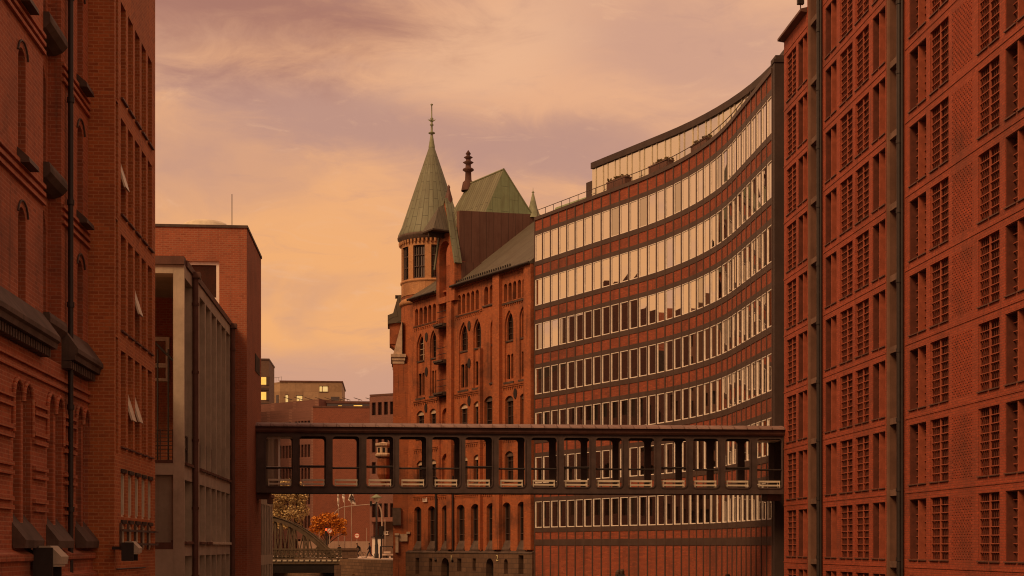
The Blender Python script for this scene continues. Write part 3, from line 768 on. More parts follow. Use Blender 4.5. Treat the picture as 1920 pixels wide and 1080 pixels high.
# heaters standing in the openings
ORD = 'first second third fourth fifth sixth seventh eighth ninth tenth eleventh twelfth thirteenth fourteenth fifteenth sixteenth'.split()
zh0 = FBR.z(980, 912)
hw = 1.16
proto = root('heater', (0, 0, 0), 0, 'x', 'heater', 'cream pipe heaters along the footbridge')
m = MB()
for yy in (0.0, 0.34):
    for zz, t_ in ((0.08, 0.075), (0.28, 0.085)): m.box(-hw/2, hw/2, yy, yy+0.07, zz, zz+t_)
m.fixed('pipe_rails', M_CREAM, proto)
for x in (-hw/2+0.01, hw/2-0.05):
    m = MB()
    m.box(x, x+0.035, -0.012, 0.42, 0.0, 0.035)
    for yy in (-0.01, 0.385): m.box(x, x+0.035, yy, yy+0.03, 0.035, 0.34)
    m.fixed('end_bracket', M_CREAM, proto)
for k, (a, b) in enumerate(xs):
    h = proto if k == 0 else copy_tree(proto)
    p = FBR.w((a+b)/2+0.0, 0.02, zo0+0.004); h.location = p
    h['label'] = 'cream twin-pipe heater low inside the footbridge, in the %s opening counted from the plain tower' % ORD[k]
    MB_ = None
# heaters stand on a low plinth inside the deck
MB().box(0.05, LEN-0.03, 0.17, 0.6, zr1+0.201, zo0-0.004).fixed('heater_plinth', M_STEEL, BR)

# ================================================================== RIGHT: warehouse with gridded openings
YF = 74.1
FR = Frame(20.35, YF, -90)          # local x runs towards the camera
RW = froot('gridded_warehouse', FR, 'tall red brick warehouse with gridded openings, loading niches and pipes filling the right side', 'warehouse')
X = lambda zx: FR.x(1440+zx/2)
colA = [(X(70), X(105), 'g'), (X(113), X(147), 'r')]
colB = [(X(215), X(257), 'r'), (X(270), X(317), 'g'), (X(328), X(378), 'g'), (X(392), X(440), 'r')]
colC = [(X(530), X(593), 'r'), (X(608), X(677), 'g'), (X(788), X(868), 'g'), (X(890), X(890)+1.85, 'r')]
zb0, pit, wh = 0.90, 2.953, 2.34
eave = zb0+pit*8+wh+0.95
PX0, PX1 = X(148)+0.02, X(196)
QX0, QX1 = X(442)+0.02, X(498)
EN = 39.0; topB = 30.5
Hs = []; spec = []
for cols, rows_ in ((colA, range(-1, 9)), (colB, range(-1, 9)), (colC, range(-1, 8))):
    for x0, x1, ty in cols:
        for k in rows_:
            z0 = zb0+pit*k; hgt = wh if k >= 0 else wh-0.05
            Hs.append(rect(x0, x1, z0, z0+hgt)); spec.append((x0, x1, z0, hgt, ty, k))
extra = []
for xx in (X(890)+2.7, X(890)+6.3, X(890)+8.6):
    for k in range(-1, 8):
        if xx+1.8 < EN: Hs.append(rect(xx, xx+1.8, zb0+pit*k, zb0+pit*k+wh)); extra.append((xx, zb0+pit*k))
niche = [rect(PX0, PX1, -3.0, topB-0.5), rect(QX0, QX1, -3.0, topB-0.5)]
out_ = [(0, -4.5), (EN, -4.5), (EN, topB), (PX0-0.05, topB), (PX0-0.05, eave), (0, eave)]
MB().wall(out_, Hs+niche, 0, 0.5).fixed('wall', B_RIGHT, RW)
m = MB().box(0, PX0-0.01, 0.503, 14, -4.5, eave-0.01).box(PX1+0.01, QX0-0.01, 0.503, 14, -4.5, topB-0.01).box(QX1+0.01, EN, 0.503, 14, -4.5, topB-0.01).box(PX0-0.005, PX1+0.005, 1.7, 14, -4.5, topB-0.02).box(QX0-0.005, QX1+0.005, 1.7, 14, -4.5, topB-0.02)
m.fixed('rear_wall', B_OLD, RW)
# eaves over the far bay
m = MB().wedge(-0.05, PX0-0.05, [(-0.34, eave+0.06), (-0.34, eave+0.18), (0.6, eave+0.42), (0.6, eave+0.003), (-0.001, eave+0.003)]); m.fixed('eaves', M_BROWN, RW)
m = MB().wedge(-0.05, PX0-0.06, [(0.3, eave+0.30), (7, eave+4.0), (14, eave+0.3)]); m.fixed('roof', M_COPB, RW)
for nx_0, nx_1, nm in ((PX0, PX1, 1), (QX0, QX1, 2)):
    w_ = nx_1-nx_0
    # rendered far reveal of the niche, rounded off where it meets the wall
    prof_ = [(nx_0+0.003, 0.02), (nx_0+0.03, 0.022), (nx_0+0.07, 0.05), (nx_0+0.10, 0.12), (nx_0+0.10, 1.69), (nx_0+0.003, 1.69)]
    MB().slab(prof_, -3.0, topB-0.6).fixed('rendered_reveal', M_REVEAL, RW)
    for k in range(-1, 10):
        zz = zb0+pit*k-0.12
        MB().box(nx_0+0.104, nx_1-0.003, 0.12, 1.6, zz-0.26, zz).fixed('niche_slab', M_SLAB, RW)
        MB().box(nx_0+0.2, nx_1-0.1, 1.5, 1.65, zz+0.01, zz+2.3).fixed('loading_door', M_DOORW, RW)
    pw = MB()
    xq = nx_1+0.16
    pw.tube((xq, -0.13, -3), (xq, -0.13, topB-0.3), 0.10, n=10).tube((xq+0.26, -0.09, -3), (xq+0.26, -0.09, topB-0.3), 0.055, n=8)
    for k in range(12): pw.tube((xq, -0.13, -2.0+2.8*k), (xq, -0.13, -1.85+2.8*k), 0.125, n=10)
    pw.obj('downpipe', M_PIPE, RW)
# each opening: red grid, fine bars, dark pane
cache = {}
def grid_meshes(w, h, ty, base):
    key = (round(w, 2), round(h, 2), ty, base)
    if key in cache: return cache[key]
    d0 = 0.05 if ty == 'g' else 0.26
    gm = MB(); nr = 8
    for i in range(1, nr): gm.box(0.003, w-0.003, d0, d0+0.05, h*i/nr-0.016, h*i/nr+0.016)
    cw = 0.07
    gm.box(w/2-cw/2, w/2+cw/2, (d0-0.003) if ty == 'g' else 0.03, d0+0.06, 0.003, h-0.003)
    if ty == 'g':
        gm.box(0.003, 0.035, d0-0.002, d0+0.06, 0.003, h-0.003).box(w-0.035, w-0.003, d0-0.002, d0+0.06, 0.003, h-0.003)
    bm2 = MB()
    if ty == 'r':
        bm2.box(0.003, 0.03, 0.03, 0.46, 0.003, h-0.003).box(w-0.03, w-0.003, 0.03, 0.46, 0.003, h-0.003).box(0.031, w-0.031, 0.03, 0.46, h-0.03, h-0.003)  # dark jamb and head linings: shade of the deep reveal put into colour
    for s in (0, 1):
        x0 = 0.02+s*(w/2+cw/2-0.02); x1 = x0+w/2-cw/2-0.02
        for i in range(1, 5): bm2.box(x0+(x1-x0)*i/5-0.013, x0+(x1-x0)*i/5+0.013, d0+0.055, d0+0.09, 0.003, h-0.003)
    pm = MB().box(0.002, w-0.002, 0.465, 0.495, 0.002, h-0.002)
    sm_ = MB().wedge(-0.03, w+0.03, [(-0.07, -0.09), (-0.07, -0.05), (0.02, -0.004), (0.3, -0.004), (-0.001, -0.09)]) if False else MB().box(-0.02, w/2-0.05, -0.06, -0.001, -0.06, -0.015).box(w/2+0.05, w+0.02, -0.06, -0.001, -0.06, -0.015)
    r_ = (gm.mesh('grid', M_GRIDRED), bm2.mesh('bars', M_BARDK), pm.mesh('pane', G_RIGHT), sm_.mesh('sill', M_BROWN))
    cache[key] = r_; return r_
for x0, x1, z0, h, ty, k in spec:
    a, b_, p, s_ = grid_meshes(x1-x0, h, ty, k == -1)
    o = link('window', a, RW); o.location = (x0, 0, z0)
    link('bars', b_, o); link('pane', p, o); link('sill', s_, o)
em, ep = MB(), MB()
for xx, z0 in extra:
    for i in range(1, 8): em.box(xx+0.003, xx+1.797, 0.05, 0.10, z0+wh*i/8-0.016, z0+wh*i/8+0.016)
    em.box(xx+0.865, xx+0.935, 0.047, 0.11, z0+0.003, z0+wh-0.003); ep.box(xx, xx+1.8, 0.465, 0.495, z0, z0+wh)
o = em.fixed('window_bank', M_GRIDRED, RW); o['kind'] = 'stuff'
o2 = ep.fixed('window_bank_panes', G_RIGHT, o); o2['kind'] = 'stuff'
# herringbone panels in raised brick between two window columns
kx0, kx1 = X(690), X(770)
kn = MB()
for k in range(-1, 8):
    z0 = zb0+pit*k
    nr = int((wh)/0.10); nc = int((kx1-kx0)/0.24)
    for i in range(nr):
        for j in range(nc):
            x = kx0+(kx1-kx0)*j/nc+(0.12 if i % 2 else 0.0)
            if x+0.13 > kx1: continue
            zz = z0+0.02+i*0.1
            kn.add([(x, -0.001, zz), (x+0.13, -0.028, zz+0.01), (x+0.13, -0.028, zz+0.07), (x, -0.001, zz+0.075), (x+0.135, -0.001, zz), (x+0.135, -0.001, zz+0.075)],
                   [(0, 1, 2, 3), (1, 4, 5, 2), (0, 4, 1), (3, 2, 5)])
kn.fixed('relief_brickwork', B_RIGHT, RW)
# raised bands under the windows
bd = MB()
for k in range(-1, 10):
    zz = zb0+pit*k-0.32
    for a, b in ((0, PX0-0.06), (PX1+0.5, QX0-0.01), (QX1+0.5, EN)):
        if zz < (eave if a == 0 else topB)-0.3: bd.box(a, b, -0.022, -0.001, zz-0.035, zz+0.035)
bd.fixed('brick_bands', B_RIGHT, RW)
# hoist beam over the niche, just beyond the top of the picture, and its hook
hb = FR.w(PX0+0.4, -0.9, topB-1.0)
hbz = 30.2
hp = gp(1501, 8, 72.4)
r_ = root('crane_hook', hp, 0, 'dark crane hook hanging on a wire against the sky beside the gridded warehouse top', 'hook')
m = MB().box(-0.16, 0.16, -0.12, 0.12, 0.0, 0.75).box(-0.10, 0.1, -0.14, 0.14, 0.75, 1.0); m.fixed('pulley_block', M_PIPE, r_)
m = MB().tube((0, 0, 0), (0, 0, -0.28), 0.03, n=8)
for i in range(10):
    a, b = R(90-27*i), R(90-27*(i+1)); m.tube((0.07*math.cos(a), 0, -0.36+0.07*math.sin(a)), (0.07*math.cos(b), 0, -0.36+0.07*math.sin(b)), 0.026, n=6)
m.obj('hook', M_BROWN, r_)
MB().tube((-0.06, 0, 1.0), (-0.06, 0, 4.0), 0.02, n=6).tube((0.06, 0, 1.0), (0.06, 0, 4.0), 0.02, n=6).obj('wire', M_PIPE, r_)
lx = (hp.y-YF)*-1; ly = hp.x-20.35
MB().box(lx-0.12, lx+0.12, ly-0.4, 0.4, hp.z+3.9, hp.z+4.2).fixed('hoist_beam', M_PIPE, RW)
MB().box(lx-0.5, PX1+0.8, 0.51, 9, topB-0.03, hp.z+4.6).fixed('hoist_house', B_RIGHT, RW)

# ================================================================== curved office block
KS = 1.03
PR = Vector((20.36, 76.45)); T2 = Vector((-0.44, 0.898)).normalized(); XC = 20.36
PTI = Vector((XC, 93.7)); RA = 35.6; tl = RA*math.tan(R(13.05))
PA = Vector((XC, 93.7-tl)); L1 = PA.y-PR.y; LA = RA*R(26.1)
PEND = Vector((11.02, 112.8)); L2 = (PEND-PTI).length-tl; LT = L1+LA+L2
def opath(s, off=0.0):
    """point and heading along the office front; off > 0 is towards the canal"""
    if s <= L1: p = PR+Vector((0, s)); th = 0
    elif s <= L1+LA:
        th = (s-L1)/RA; c = PA+Vector((-RA, 0)); p = c+Vector((math.cos(th), math.sin(th)))*RA
    else: th = LA/RA; c = PA+Vector((-RA, 0)); p = c+Vector((math.cos(th), math.sin(th)))*RA+Vector((-math.sin(th), math.cos(th)))*(s-L1-LA)
    t_ = Vector((-math.sin(th), math.cos(th))); nrm = Vector((-math.cos(th), -math.sin(th)))
    return p+nrm*off, t_, nrm
OF = root('curved_office_block', (0, 0, 0), 0, 'curved brick office block with seven rows of white framed windows and a glazed roof storey', 'office building')
NB_ = 33; zw0, zp, wht = ZC+22.35, 3.487, 2.10
parap = ZC+25.85
pts = [opath(LT*i/NB_)[0] for i in range(NB_+1)]
nrm = [opath(LT*i/NB_)[2] for i in range(NB_+1)]
def strip(m, z0, z1, off0, off1, i0=0, i1=NB_):
    """band following the front from off0 (outer) to off1 (inner)"""
    for i in range(i0, i1):
        A, B = pts[i], pts[i+1]; na, nb = nrm[i], nrm[i+1]
        q = []
        for z in (z0, z1):
            for P, N in ((A, na), (B, nb)):
                for o in (off0, off1):
                    v = P+N*o; q.append((v.x, v.y, z))
        # order: z0:A0,A1,B0,B1 z1:A0,A1,B0,B1
        m.add(q, [(0, 2, 6, 4), (1, 5, 7, 3), (4, 6, 7, 5), (0, 1, 3, 2)]+([(0, 4, 5, 1)] if i == i0 else [])+([(2, 3, 7, 6)] if i == i1-1 else []))
rowz = [zw0-zp*k for k in range(7)]
edges = [parap]+[z for k in range(7) for z in (rowz[k]+wht, rowz[k])]+[-4.5]
for a, b in zip(edges[0::2], edges[1::2]):
    wl = MB(); strip(wl, b, a, 0.0, -0.35); wl.fixed('brick_spandrel', B_OFFICE, OF)
for k in range(7):
    for z0, z1, o in ((rowz[k]+wht-0.02, rowz[k]+wht+0.30, 0.03), (rowz[k]-0.34, rowz[k]+0.02, 0.034)):
        bd = MB(); strip(bd, z0, z1, o, -0.02); bd.fixed('dark_band', M_FRAME, OF)
zz = ZC+0.29; bd = MB(); strip(bd, zz-0.24, zz+0.24, 0.03, -0.02); bd.fixed('dark_band', M_FRAME, OF)
bd = MB(); strip(bd, parap-0.26, parap+0.003, 0.09, -0.4); bd.fixed('parapet_coping', M_FRAME, OF)
ml = MB()
for i in range(NB_+1):
    P, N = pts[i], nrm[i]; T = Vector((-N.y, N.x)); hw_ = 0.066
    q = []
    for z in (-3.0, parap-0.27):
        for a, o in ((-hw_, 0.042), (hw_, 0.042), (hw_, -0.3), (-hw_, -0.3)):
            v = P+T*a+N*o; q.append((v.x, v.y, z))
    ml.add(q, [(0, 1, 5, 4), (1, 2, 6, 5), (3, 0, 4, 7), (4, 5, 6, 7)])
ml.fixed('mullions', M_FRAME, OF)
# thin intermediate joint lines in the spandrels are the mullions; the windows themselves:
def px_of(p):
    d = p.x*_S+p.y*_C; return 960+FPX*(p.x*_C-p.y*_S)/d
units = []
for k in range(7):
    for i in range(NB_):
        w_ = abs(px_of(pts[i])-px_of(pts[i+1])); units.append((w_*1.0-(25 if k == 5 else 0), k, i))
units.sort(reverse=True)
big = {(k, i) for _, k, i in units[:100]}
smf, smp = MB(), MB()
rnd = random.Random(3)
def win_geo(mf, mp, k, i, lx=None):
    A, B = pts[i], pts[i+1]; T = (B-A).normalized(); N = Vector((-T.y, T.x))
    if N.dot(nrm[i]) < 0: N = -N
    L = (B-A).length; a0, a1 = 0.069, L-0.069; z0, z1 = rowz[k]+0.022, rowz[k]+wht-0.022
    def bx(m, u0, u1, o0, o1, w0, w1):
        q = []
        for z in (w0, w1):
            for u, o in ((u0, o0), (u1, o0), (u1, o1), (u0, o1)):
                v = A+T*u+N*o; q.append((v.x, v.y, z))
        m.add(q, [(0, 1, 2, 3), (4, 5, 6, 7), (0, 1, 5, 4), (1, 2, 6, 5), (2, 3, 7, 6), (3, 0, 4, 7)])
    e = 0.062
    bx(mf, a0, a0+e, 0.012, -0.10, z0, z1); bx(mf, a1-e, a1, 0.012, -0.10, z0, z1)
    bx(mf, a0+e, a1-e, 0.012, -0.10, z0, z0+e); bx(mf, a0+e, a1-e, 0.012, -0.10, z1-e, z1)
    j = [rnd.uniform(-0.006, 0.006) for _ in range(3)]
    q = []
    for u, z, o in ((a0+e, z0+e, j[0]), (a1-e, z0+e, j[1]), (a1-e, z1-e, j[1]+j[2]), (a0+e, z1-e, j[0]+j[2])):
        v = A+T*u+N*(-0.035+o); q.append((v.x, v.y, z))
    # pane faces the canal
    n_ = (Vector(q[1])-Vector(q[0])).cross(Vector(q[3])-Vector(q[0]))
    if n_.dot(Vector((N.x, N.y, 0))) < 0: q = q[::-1]
    mp.add(q, [(0, 1, 2, 3)])
for k in range(7):
    for i in range(NB_):
        if (k, i) in big:
            mf, mp = MB(), MB(); win_geo(mf, mp, k, i)
            o = mf.fixed('window', M_WHITE, OF)
            mp.obj('pane', G_OFF if rnd.random() < 0.93 else G_OFFD, o)
        else:
            smp.cm = 0 if rnd.random() < 0.93 else 1
            win_geo(smf, smp, k, i)
o = smf.fixed('window_band', M_WHITE, OF); o['kind'] = 'stuff'
o2 = smp.obj('window_panes', [G_OFF, G_OFFD], o); o2['kind'] = 'stuff'
# office body behind the panes, roof deck, end walls
bodyp = [opath(LT*i/24, -0.36)[0] for i in range(25)]
back = [opath(LT*i/24, -13)[0] for i in range(25)]
m = MB().slab([(p.x, p.y) for p in bodyp]+[(p.x, p.y) for p in back[::-1]], -4.0, parap-0.45); m.fixed('body', M_DOORW, OF)
# dark cladding pier at the near end
m = MB().box(XC-0.02, XC+0.62, 75.95, PR.y-0.09, -3, parap+0.15).box(XC-0.06, XC+0.66, 75.9, PR.y-0.05, parap+0.151, parap+0.32).box(XC+0.1, XC+0.6, 76.2, 77.2, parap+0.33, parap+0.62)
m.fixed('end_pier', M_PIER, OF)
m = MB().box(XC+0.63, XC+12, 76.3, PR.y-0.03, -3, parap-0.4); m.fixed('end_wall', B_OFFICE, OF)
p_, t_, n_ = opath(LT)
# glazed roof storey set back behind the parapet
so, s_end = -3.0, LT-3.6
zg0, zg1, zg2 = parap-0.44, ZC+29.25, ZC+29.72
NG = 22
gp_ = [opath(s_end*i/NG, so)[0] for i in range(NG+1)]
gn = [opath(s_end*i/NG, so)[2] for i in range(NG+1)]
def gstrip(m, A, B, na, nb, z0, z1, o0, o1):
    q = []
    for z in (z0, z1):
        for P, N in ((A, na), (B, nb)):
            for o in (o0, o1):
                v = P+N*o; q.append((v.x, v.y, z))
    m.add(q, [(0, 2, 6, 4), (1, 5, 7, 3), (4, 6, 7, 5), (0, 1, 3, 2), (0, 4, 5, 1), (2, 3, 7, 6)])
fa, gl, fr_, rfm = MB(), MB(), MB(), MB()
for i in range(NG):
    A, B, na, nb = gp_[i], gp_[i+1], gn[i], gn[i+1]
    gstrip(fa, A, B, na, nb, zg1, zg2, 0.15, -0.2)
    gstrip(gl, A, B, na, nb, zg0, zg1-0.003, 0.0, -0.05)
    T = (B-A).normalized(); L = (B-A).length
    for u in ((0.0, 0.62*L) if i % 1 == 0 else (0.0,)):
        P = A+T*u; gstrip(fr_, P, P+T*0.09, na, nb, zg0, zg1-0.01, 0.05, -0.06)
    P = A+T*0.62*L; gstrip(fr_, P+T*0.091, A+T*(L-0.002), na, nb, zg0+1.9, zg0+1.97, 0.045, -0.04)
fa.fixed('roof_fascia', M_PIER, OF); gl.fixed('roof_storey_glass', G_PENT, OF); fr_.fixed('roof_storey_frames', M_CREAM, OF)
inner = [opath(s_end*i/NG, -11)[0] for i in range(NG+1)]
m = MB().slab([(p.x, p.y) for p in [opath(s_end*i/NG, so-0.25)[0] for i in range(NG+1)]]+[(p.x, p.y) for p in inner[::-1]], zg0+0.02, zg2-0.05); m.fixed('roof_storey_body', M_CREAM, OF)
A, ta, na = opath(s_end+0.02, so-0.3); B, _, _ = opath(s_end+1.3, so-0.3); C_, _, _ = opath(s_end+1.3, so-4); D_, _, _ = opath(s_end+0.02, so-4)
m = MB().slab([(p.x, p.y) for p in (A, B, C_, D_)], zg0, zg0+3.1); m.fixed('plant_box', M_PIER, OF)
# parapet rail
rl = MB(); last = None
for i in range(10, 67):
    p, _, n = opath(LT*i/66, -0.25); q = Vector((p.x, p.y, parap+0.62))
    if last is not None: rl.tube(last, q, 0.028, n=5)
    if i % 2 == 0: rl.tube((p.x, p.y, parap-0.02), q, 0.024, n=5)
    last = q
rl.obj('parapet_rail', M_FRAME, OF)
for s_, lb in ((LT*0.735, 'brown roof terrace planter nearest the dark plant box on the curved office'), (LT*0.60, 'brown roof terrace planter in the middle of the curved office roof edge'), (LT*0.455, 'brown roof terrace planter where the curved office roof edge starts to bend')):
    p, t2, n2 = opath(s_, -0.95)
    r_ = root('planter', (p.x, p.y, parap-0.45), math.degrees(math.atan2(t2.y, t2.x)), lb, 'planter', 'planters on the office roof terrace')
    w2 = 1.15
    MB().box(-w2, w2, -0.3, 0.3, 0, 1.25).box(-w2-0.04, w2+0.04, -0.34, 0.34, 1.253, 1.33).fixed('box', M_BROWN, r_)
    lf = MB()
    for _ in range(60):
        x, y, z = rnd.uniform(-w2, w2), rnd.uniform(-0.25, 0.25), 1.33+rnd.uniform(0, 0.16); a = rnd.uniform(0, 6.28); s2 = 0.09
        lf.quad((x-s2*math.cos(a), y-s2*math.sin(a), z-0.05), (x+s2*math.cos(a), y+s2*math.sin(a), z), (x+s2*math.cos(a), y+s2*math.sin(a), z+0.13), (x-s2*math.cos(a), y-s2*math.sin(a), z+0.1))
    lf.obj('plants', plain('planter_leaf', (0.10, 0.065, 0.025), 0.3, 3, streak=False), r_)
# one tilted window on the top row
# ================================================================== gothic warehouse with corner turret
GD = Vector((10.46, -20.3)).normalized()
FG = Frame(0.49, 133.2, math.degrees(math.atan2(GD.y, GD.x)))
GW = froot('gothic_warehouse', FG, 'orange brick gothic warehouse with pointed windows, gable and green copper roof, beside the curved office', 'warehouse')
gx, gz = FG.x, FG.z
GL = 22.82
gx0 = gx(774)
eaveA, eaveB = gz(860, 538), gz(995, 494)
eave = (eaveA+eaveB)/2
base_z = gz(900, 1037)
H = []; wins = []
def zz(px, py): return gz(px, py)
zpt, zpw0 = zz(789, 630), zz(789, 675)       # pointed windows
zs1, zs0, znb = zz(789, 699), zz(789, 741), zz(789, 746)
zr1t, zr2t, zr3t, zr3b = zz(789, 770), zz(784, 864), zz(784, 950), zz(784, 1030)
pnt = [(781, 796), (806.3, 818), (860.5, 877), (887.5, 902), (946.5, 962.5), (974, 986)]
for a, b in pnt:
    x0, x1 = gx(a), gx(b); H.append(arch(x0, x1, znb, zpt+0.25, 'point')); wins.append(('point', x0, x1))
xe0, xe1 = gx(919.5), gx(929); H.append(arch(xe0, xe1, znb+0.2, zpt-0.1, 'point')); wins.append(('point1', xe0, xe1))
seg = [(781, 795), (805.5, 817.5), (862, 876.5), (888, 900.5), (947, 962.5), (975, 986.5)]
for a, b in seg:
    for z1, hh in ((zr1t, 2.45), (zr2t, 2.35)):
        x0, x1 = gx(a), gx(b); H.append(arch(x0, x1, z1-hh, z1, 'seg')); wins.append(('seg', x0, x1, z1-hh, z1))
xq0, xq1 = gx(908), gx(927)
for z1, hh in ((zr1t+0.25, 3.0),): H.append(arch(xq0, xq1, z1-hh, z1, 'seg', 0.35)); wins.append(('seg', xq0, xq1, z1-hh, z1))
grd = [(775.5, 790), (801, 816), (827, 842.6), (855, 871), (881.5, 899), (911, 929.5), (941, 957), (969, 985.5)]
for a, b in grd:
    x0, x1 = gx(a)+0.12, gx(b); H.append(arch(x0, x1, zr3b, zr3t, 'seg')); wins.append(('tall', x0, x1, zr3b, zr3t))
# hoist bay
xh0, xh1 = gx(822.5), gx(841)
hz1, hz0 = zz(832, 548), zr2t-3.0
H.append(rect(xh0, xh1, hz0, hz1))
# blind arcades below the eaves
arc = []
for a, b, n, yt, yb in ((777, 818.5, 5, 574, 606), (857, 899, 5, 548, 585), (906.5, 927, 2, 536, 570), (943.5, 987, 5, 527, 563)):
    z1, z0 = zz((a+b)/2, (yt*1.0)) , zz((a+b)/2, yb)
    x0, x1 = gx(a), gx(b); w = (x1-x0)/n
    zt_ = z1-0.0
    for i in range(n): H.append(arch(x0+i*w+0.11, x0+(i+1)*w-0.11, z0, zt_, 'round')); arc.append((x0+i*w, z0, zt_, w))
wall_top = eave-0.15
hi = max(p[1] for h in H for p in h)
wall_top = max(wall_top, hi+0.15)
MB().wall(rect(gx0, GL, base_z, wall_top), H, 0, 0.42).fixed('front_wall', B_GOTHIC, GW)
m = MB().box(gx0+0.3, xh0-0.01, 0.423, 16, -4.5, wall_top-0.01).box(xh1+0.01, GL, 0.423, 16, -4.5, wall_top-0.01).box(xh0-0.02, xh1+0.02, 1.3, 16, -4.5, wall_top-0.02)
m.fixed('inner_wall', B_GOTHIC, GW)
# piers standing proud between the bays
pr = MB()
for a, b, zt2 in ((843, 852, wall_top-0.02), (929.5, 942, wall_top-0.02), (988, 1003, wall_top-0.02), (902.8, 906, zpt-2.4)):
    pr.box(gx(a), min(gx(b), GL), -0.32, -0.001, base_z+0.3, zt2)
pr.fixed('wall_piers', B_GOTHIC, GW)
for w in wins:
    k, x0, x1 = w[:3]
    f = MB(); p = MB()
    if k in ('point', 'point1'):
        # masonry between upper pointed window and lower twin slits
        f2 = MB(); zt_ = zpt+0.25 if k == 'point' else zpt-0.1
        holes = [arch(x0+0.16, x1-0.16, zpw0, zt_-0.22, 'point')]
        c = (x0+x1)/2
        if k == 'point': holes += [arch(x0+0.13, c-0.08, zs0, zs1, 'seg', 0.1), arch(c+0.08, x1-0.13, zs0, zs1, 'seg', 0.1)]
        else: holes += [arch(c-0.24, c+0.24, zs0+0.2, zs1, 'seg', 0.1)]
        o = MB().wall(arch(x0+0.004, x1-0.004, (znb if k == 'point' else znb+0.2)+0.004, zt_-0.004, 'point'), holes, 0.14, 0.30).fixed('window_tracery', B_GOTHIC, GW)
        p.box(x0+0.05, x1-0.05, 0.36, 0.40, zs0-0.1, zt_-0.15)
        p.fixed('pane', G_DARK, o)
        f.box(x0-0.1, x1+0.1, -0.09, 0.14, (znb if k == 'point' else znb+0.2)-0.16, (znb if k == 'point' else znb+0.2)-0.004).box(x0+0.02, x1-0.02, 0.06, 0.139, zpw0-0.16, zpw0-0.03)
        f.fixed('window_sill', M_DARKSILL, GW)
        g_ = MB(); g_.box(c-0.03, c+0.03, 0.30, 0.35, zpw0, zt_-0.3)
        for q in (0.5, 1.0, 1.5): g_.box(x0+0.16, x1-0.16, 0.30, 0.35, zpw0+q, zpw0+q+0.04)
        g_.fixed('glazing_bars', M_PSTONE if x0 < gx(800) else M_FRAME, o)
    else:
        z0, z1 = w[3:5]; c = (x0+x1)/2
        f.box(x0+0.005, x0+0.08, 0.26, 0.34, z0, z1-0.05).box(x1-0.08, x1-0.005, 0.26, 0.34, z0, z1-0.05).box(c-0.035, c+0.035, 0.26, 0.34, z0, z1-0.02)
        for q in (0.33, 0.66): f.box(x0+0.02, x1-0.02, 0.27, 0.33, z0+(z1-z0)*q, z0+(z1-z0)*q+0.06)
        o = f.fixed('window', M_FRAME, GW)
        MB().box(x0, x1, 0.36, 0.41, z0, z1).fixed('pane', G_DARK, o)
        if k == 'seg':
            MB().wedge(x0-0.05, x1+0.05, [(-0.04, z1-0.14), (-0.06, z1-0.05), (0.3, z1-0.14), (0.3, z1-0.22)]) .fixed('lintel_hood', M_PSTONE, o) if False else MB().wall(arch(x0+0.02, x1-0.02, z1-0.42, z1-0.01, 'seg'), [], 0.16, 0.25).fixed('arch_infill', M_PSTONE if x0 < gx(905) else M_STONE, o)
            MB().box(x0-0.08, x1+0.08, -0.08, 0.25, z0-0.14, z0-0.004).fixed('window_sill', M_DARKSILL, GW)
        else:
            MB().wedge(x0+0.003, x1-0.003, [(-0.10, z0-0.02), (-0.10, z0+0.08), (0.25, z0+0.75), (0.25, z0+0.004), (-0.001, z0+0.004)]).fixed('window_sill', M_STONE, GW)
            MB().box(x0-0.08, x1+0.08, -0.12, -0.002, z0-0.16, z0-0.03).fixed('window_sill', M_DARKSILL, GW)
# back of the arcades and their sills
for a, b, n, yt, yb in ((777, 818.5, 5, 574, 606), (857, 899, 5, 548, 585), (906.5, 927, 2, 536, 570), (943.5, 987, 5, 527, 563)):
    z0 = zz((a+b)/2, yb)
    MB().box(gx(a)-0.05, gx(b)+0.05, -0.10, -0.002, z0-0.18, z0-0.05).fixed('arcade_sill', M_DARKSILL, GW)
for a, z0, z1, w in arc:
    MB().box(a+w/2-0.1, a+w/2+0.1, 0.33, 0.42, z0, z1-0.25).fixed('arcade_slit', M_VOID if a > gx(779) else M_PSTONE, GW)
# moulded brick bands along the front
bb = MB()
for z, segs in ((znb-0.45, ((776, 821), (853, 904), (943, 988))), (zr1t+0.75, ((776, 821), (853, 904), (943, 988))), (zr2t+0.9, ((776, 821), (843, 988))), (zr3t+0.75, ((775, 990),)), (zpt+0.75, ((776, 821), (853, 904), (943, 988)))):
    for a, b in segs:
        bb.box(gx(a), gx(b), -0.06, -0.002, z, z+0.12).box(gx(a), gx(b), -0.10, -0.002, z+0.125, z+0.21)
        x = gx(a)+0.1
        while x < gx(b)-0.2: bb.box(x, x+0.12, -0.07, -0.002, z-0.16, z-0.004); x += 0.34
bb.fixed('brick_bands', B_GOTHIC, GW)
# wall anchors
for px, py in ((800, 632), (800, 697), (799, 765), (880, 611), (880, 681), (880, 752), (966.5, 738)):
    c = FG.x(px); z = FG.z(px, py); m = MB()
    vs = [(c+0.24*math.cos(R(a)), -0.06, z+0.42*math.sin(R(a))) for a in range(0, 360, 30)]; vb = [(x, -0.001, z_) for x, y, z_ in vs]
    m.add(vs+vb, [tuple(range(12))]+[(i, (i+1) % 12, (i+1) % 12+12, i+12) for i in range(12)]); m.fixed('wall_anchor', M_PIPE, GW)
MB().box(xh0+0.003, xh0+0.06, 0.02, 1.29, hz0+0.003, hz1-0.003).fixed('hoist_shade_lining', B_OLD, GW)  # darker brick panel added so the far reveal reads as shaded
MB().box(xh0+0.061, xh1-0.003, 1.2, 1.29, hz0+0.003, hz1-0.003).fixed('hoist_shade_back', B_OLD, GW)  # same dark brick over the back, recess shade put into its colour
